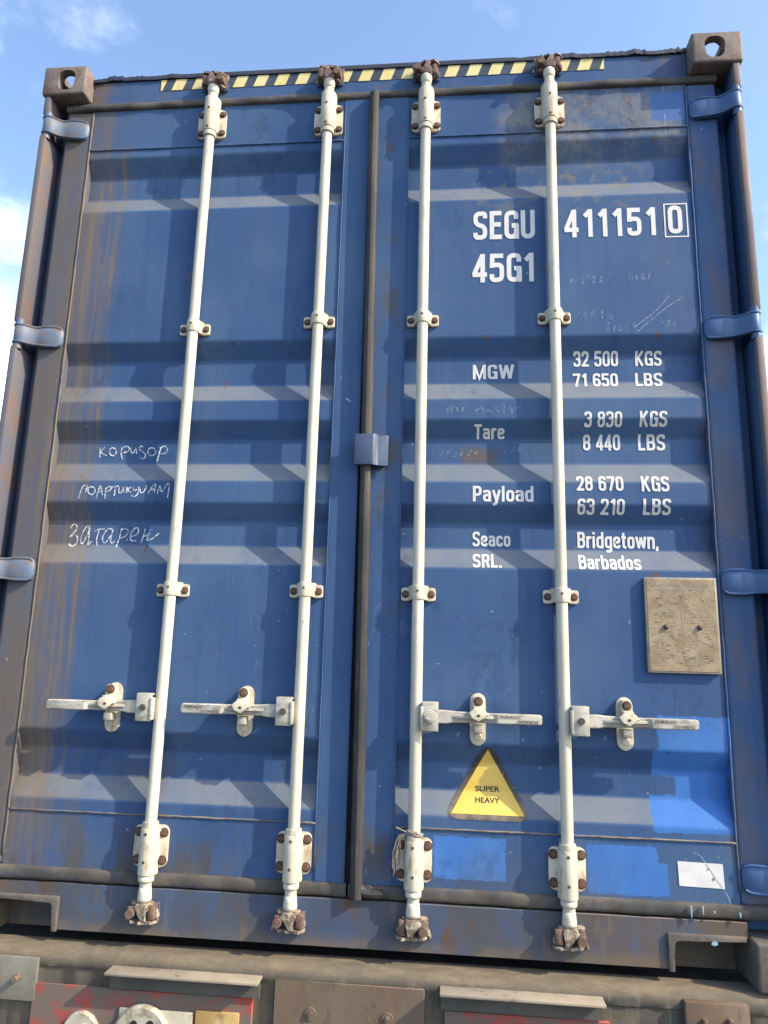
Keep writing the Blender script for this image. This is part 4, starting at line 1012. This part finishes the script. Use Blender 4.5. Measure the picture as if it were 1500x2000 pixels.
    for x, hh, y0, y1 in secs:
        c_ = .0028
        rings.append([t.verts.new((x, y, zh + z)) for y, z in ((y0, -hh + c_), (y0 + c_, -hh), (y1, -hh), (y1, hh), (y0 + c_, hh), (y0, hh - c_))])
    for A, B in zip(rings, rings[1:]):
        for i in range(6): t.faces.new((A[i], A[(i + 1) % 6], B[(i + 1) % 6], B[i]))
    t.faces.new(rings[0]); t.faces.new(rings[-1][::-1])
    b.add(t, 'galv')
    # ridge along the middle of the bar
    x_r0, x_r1 = x_in + hs * .040, xg - hs * .004
    b.prism([(x_r0, .014), (xh, -.004), (x_r1, .012), (xh, .018)], 2, zh - .0025, zh + .0055, 'galv', .001, 1)
    # flat lettering, its dark colour stands in for the shading of embossed letters
    gx0, gx1 = sorted((xg + hs * .004, xe - hs * .010))
    if num != 1:
        for (u0, u1, v0, v1, mir) in ((0.02, .56, .0015, .0095, False), (.46, .98, -.0105, -.0025, True)):
            tt = bfont("DURALOC", gx0 + (gx1 - gx0) * u0, gx0 + (gx1 - gx0) * u1, zh + v0, zh + v1, 'pin', y=.0035, mirror=mir); b.add(tt, 'pin')
    smooth_all(b.build('handle', rod), 30)
    # catch on the door: oval base, hasp over the bar, lower retainer
    door = DOORS[hs]; b = MB()
    zu = zh + {1: .046, 2: .046, 3: .043, 4: .043}[num]; zl = zh - .058
    b.prism(rrect(xh, zh - .006, .045, .146, .0222, 8), 1, YF - .010, YF - .0005, 'bracket', .003, 2)
    b.prism([(xh - .0165, zh + .012), (xh - .0160, zu + .006), (xh - .010, zu + .016), (xh + .010, zu + .016), (xh + .0160, zu + .006), (xh + .0165, zh + .012)], 1, .018, YF - .009, 'bracket', .003, 2)
    # bow tie hasp bent over the bar
    b.prism([(xh - .030, zh + .012), (xh - .015, zh + .025), (xh + .015, zh + .025), (xh + .030, zh + .009), (xh + .012, zh + .003), (xh + .004, zh - .009), (xh - .006, zh - .008), (xh - .014, zh + .002)], 1, -.010, .004, 'bracket', .003, 2)
    b.box(xh - .0145, xh + .0145, -.003, .030, zh + .015, zh + .031, 'bracket', .003, 2)
    b.cyl((xh, -.008, zh + .008), (xh, -.0112, zh + .007), .0045, .004, 'pin', 10)
    b.box(xh - .0125, xh + .0125, .014, YF - .009, zh - .042, zh - .019, 'galv', .003, 2)
    b.cyl((xh, YF - .009, zl + .004), (xh, YF - .014, zl + .004), .011, .009, 'bracket', 14)
    smooth_all(b.build('handle_catch', door), 40)
    add_bolt(xh, .0185, zu + .002, door, 1.0)

# ------------------------------------------------------------------ paint drips on the foot gasket
rnd = random.Random(5)
for px, py, l in ((1350, 1770, 20), (1373, 1771, 13), (1396, 1781, 3), (1446, 1784, 8)):
    p = at(px, py, 1, YF - .021); h_ = l / 640; b = MB()
    b.prism([(p.x - .0022, p.z), (p.x + .0022, p.z + .001), (p.x + .0016, p.z - h_ * .6), (p.x + .0004, p.z - h_), (p.x - .0013, p.z - h_ * .7)], 1, YF - .0222, YF - .017, 'drip'); b.build('paint_drip', rd)
p = at(1397, 1843, 1, YF - .019); b = MB(); b.prism([(p.x - .010, p.z - .003), (p.x - .002, p.z - .006), (p.x + .007, p.z - .002), (p.x + .005, p.z + .005), (p.x - .007, p.z + .004)], 1, YF - .0202, YF - .017, 'drip')
b.build('paint_drip', sill)

# ------------------------------------------------------------------ twine tied round the third rod
b = MB(); rp = at(811, 1630, 1, .03); zc = rp.z; rx = .171
pth = []
for i in range(40):
    a = R(200 + 700 * i / 39); rr = RR + .0045 + .001 * math.sin(i)
    pth.append((rx + rr * math.cos(a), YR + rr * math.sin(a), zc + .004 - .010 * i / 39 + .002 * math.sin(i * 1.7) + .006 * math.cos(a + 2.2)))
b.tube(pth, .0042, 'rope', 7)
rnd = random.Random(9)
for k in range(9):
    q = []; x, z = rx - .020 - .002 * k, zc + .003 * rnd.random(); L_ = rnd.uniform(.05, .105)
    dx = rnd.uniform(-.030, -.002); y = YR - rnd.uniform(.004, .016)
    for i in range(9):
        u = i / 8
        q.append((x + dx * math.sin(u * 1.9) * 1.1 + rnd.uniform(-.002, .002), y + rnd.uniform(-.001, .001), z + .006 * math.sin(u * 5) - L_ * u ** 1.3))
    b.tube(q, .0026, 'rope', 6, rf=lambda u, r0=rnd.uniform(.002, .0036): r0 * (1 - .6 * u))
b.tube([(rx - .012, YR - .018, zc + .004), (rx - .034, YR - .012, zc + .012), (rx - .050, YR - .008, zc + .016)], .0026, 'rope', 6)
rope = smooth_all(b.build('twine'), 60)
rope['label'] = 'frayed grey twine knotted round the foot of the third white locking rod'; rope['category'] = 'twine'

# ------------------------------------------------------------------ trailer under the container
TR = empty('semi_trailer', (0, 0, -1.42))
TR['label'] = 'muddy semi trailer rear beam carrying the blue container, with lamp guards and red boards'; TR['category'] = 'trailer'
def tpart(b, name, parent=None, ang=40):
    o = smooth_all(b.build(name), ang)
    o.parent = TR if parent is None else parent
    if parent is None: o.matrix_parent_inverse = Matrix.Translation((0, 0, 1.42))
    return o
YB = .004
b = MB()
prof_b = [(YB + .004, -.34), (YB, -.33), (YB, -.050), (YB - .004, -.046), (YB - .006, -.030), (YB - .002, -.016), (YB + .010, -.0055), (YB + .022, -.003), (.080, -.003), (.080, -.34)]
t = bmesh.new(); rows = []; n = 120
for i in range(n + 1):
    x = -1.24 + 2.48 * i / n
    rows.append([t.verts.new((x, y + (random.uniform(-.0010, .0010) if y < .05 else 0), z + (random.uniform(-.0010, .0010) if -.1 < z < -.01 else 0))) for y, z in prof_b])
for A, B in zip(rows, rows[1:]):
    for q in range(len(prof_b)):
        w = (q + 1) % len(prof_b); t.faces.new((A[q], A[w], B[w], B[q]))
t.faces.new(rows[0]); t.faces.new(rows[-1][::-1])
b.add(t, 'beam', True)
tpart(b, 'rear_beam')
b = MB()
for x in (-.55, .55): b.box(x - .08, x + .08, .452, 11.5, -.359, -.035, 'dark')
b.box(-1.235, 1.235, .0805, .45, -.36, -.016, 'dark')  # block added behind the beam so the gap above it looks dark
tpart(b, 'chassis_rails_and_gap_filler')
def zat(px, py, y=YB): return at(px, py, 1, y)
# square plate at the left
p0, p1 = zat(-8, 1946), zat(80, 1868)
b = MB(); b.box(p0.x - .10, p1.x, YB - .014, YB - .0008, p0.z, p1.z, 'greyplate', .002, 2); pl = tpart(b, 'mounting_plate')
for px in (35, -6):
    q = zat(px, 1908, YB - .014); b = MB(); b.cyl((q.x, YB - .012, q.z), (q.x, YB - .034, q.z), .0085, .0075, 'rust', 10)
    tpart(b, 'bolt', pl)
# lamp guards: angle irons
for (xa_, ya_, xb__, yb__, px_) in ((205, 1898, 504, 1920, 0), (859, 1936, 1184, 1966, 0)):
    a, c = zat(xa_, ya_, YB - .05), zat(xb__, yb__, YB - .05)
    z = (a.z + c.z) / 2
    b = MB()
    b.box(a.x, c.x, YB - .056, YB - .0008, z - .007, z, 'guard', .0015, 2)
    b.box(a.x + .002, c.x - .002, YB - .022, YB - .014, z - .050, z - .0068, 'guardleg', .001, 1)
    tpart(b, 'lamp_guard')
    # red board under it
    b = MB()
    if xa_ < 500: l, r_ = zat(62, 1950, YB - .01).x, zat(494, 1950, YB - .01).x
    else: l, r_ = zat(868, 1980, YB - .01).x, zat(1190, 1980, YB - .01).x
    b.box(l, r_, YB - .012, YB - .0008, z - .30, z - .055, 'red', .002, 1)
    bd = tpart(b, 'lamp_board')
    if xa_ < 500:
        b = MB()
        q = zat(276, 2024, YB - .02)
        def disc(cx, cz, r, key, y0, h, holes=()):
            b.cyl((cx, y0, cz), (cx, y0 - h * .6, cz), r, r, key, 40); b.cyl((cx, y0 - h * .6, cz), (cx, y0 - h, cz), r, r * .93, key, 40)
        u0, u1 = zat(232, 1985, YB - .015), zat(378, 1974, YB - .015)
        b.box(u0.x, u1.x, YB - .019, YB - .0118, u1.z - .18, u1.z - .004, 'lampwhite', .003, 2)
        disc(q.x, q.z, .078, 'lampwhite', YB - .018, .016)
        for px in (262, 294):
            h_ = zat(px, 2000, YB - .03); b.cyl((h_.x, YB - .030, h_.z), (h_.x, YB - .0352, h_.z), .011, .010, 'hole', 18)
        w = zat(156, 2016, YB - .02); disc(w.x, w.z, .050, 'lampwhite', YB - .0118, .014)
        disc(w.x + .012, w.z - .006, .030, 'lampwhite', YB - .025, .006)
        tpart(b, 'tail_lamp', bd, 35).matrix_parent_inverse = Matrix()
        b = MB(); u0, u1 = zat(382, 1985, YB - .015), zat(468, 1978, YB - .015)
        b.box(u0.x, u1.x, YB - .021, YB - .0118, u1.z - .17, u1.z, 'amber', .003, 2)
        tpart(b, 'tail_lamp', bd, 35)['label'] = 'square dusty amber lens beside the round white lamp base'
# centre plate
a, c = zat(537, 1916, YB - .006), zat(829, 1935, YB - .006)
b = MB(); b.box(a.x, c.x, YB - .007, YB - .0008, a.z - .30, (a.z + c.z) / 2 + .004, 'brownplate', .0015, 1); cp = tpart(b, 'cover_plate')
for px, py in ((606, 1980), (756, 1990)):
    q = zat(px, py, YB - .007); b = MB()
    b.cyl((q.x, YB - .0065, q.z), (q.x, YB - .010, q.z), .016, .015, 'brownplate', 20); b.cyl((q.x, YB - .010, q.z), (q.x, YB - .015, q.z), .007, .006, 'rust', 10)
    tpart(b, 'bolt', cp)
# right hand plate
a, c = zat(1337, 1957, YB - .02), zat(1463, 1962, YB - .02)
b = MB(); b.box(a.x, c.x, YB - .024, YB - .0008, a.z - .25, (a.z + c.z) / 2, 'brownplate', .004, 2); rp_ = tpart(b, 'mounting_plate')
for px in (1377, 1427):
    q = zat(px, 1999, YB - .03); b = MB(); b.cyl((q.x, YB - .023, q.z), (q.x, YB - .042, q.z), .0095, .008, 'rust', 10); tpart(b, 'bolt', rp_)
bpy.context.view_layer.update()
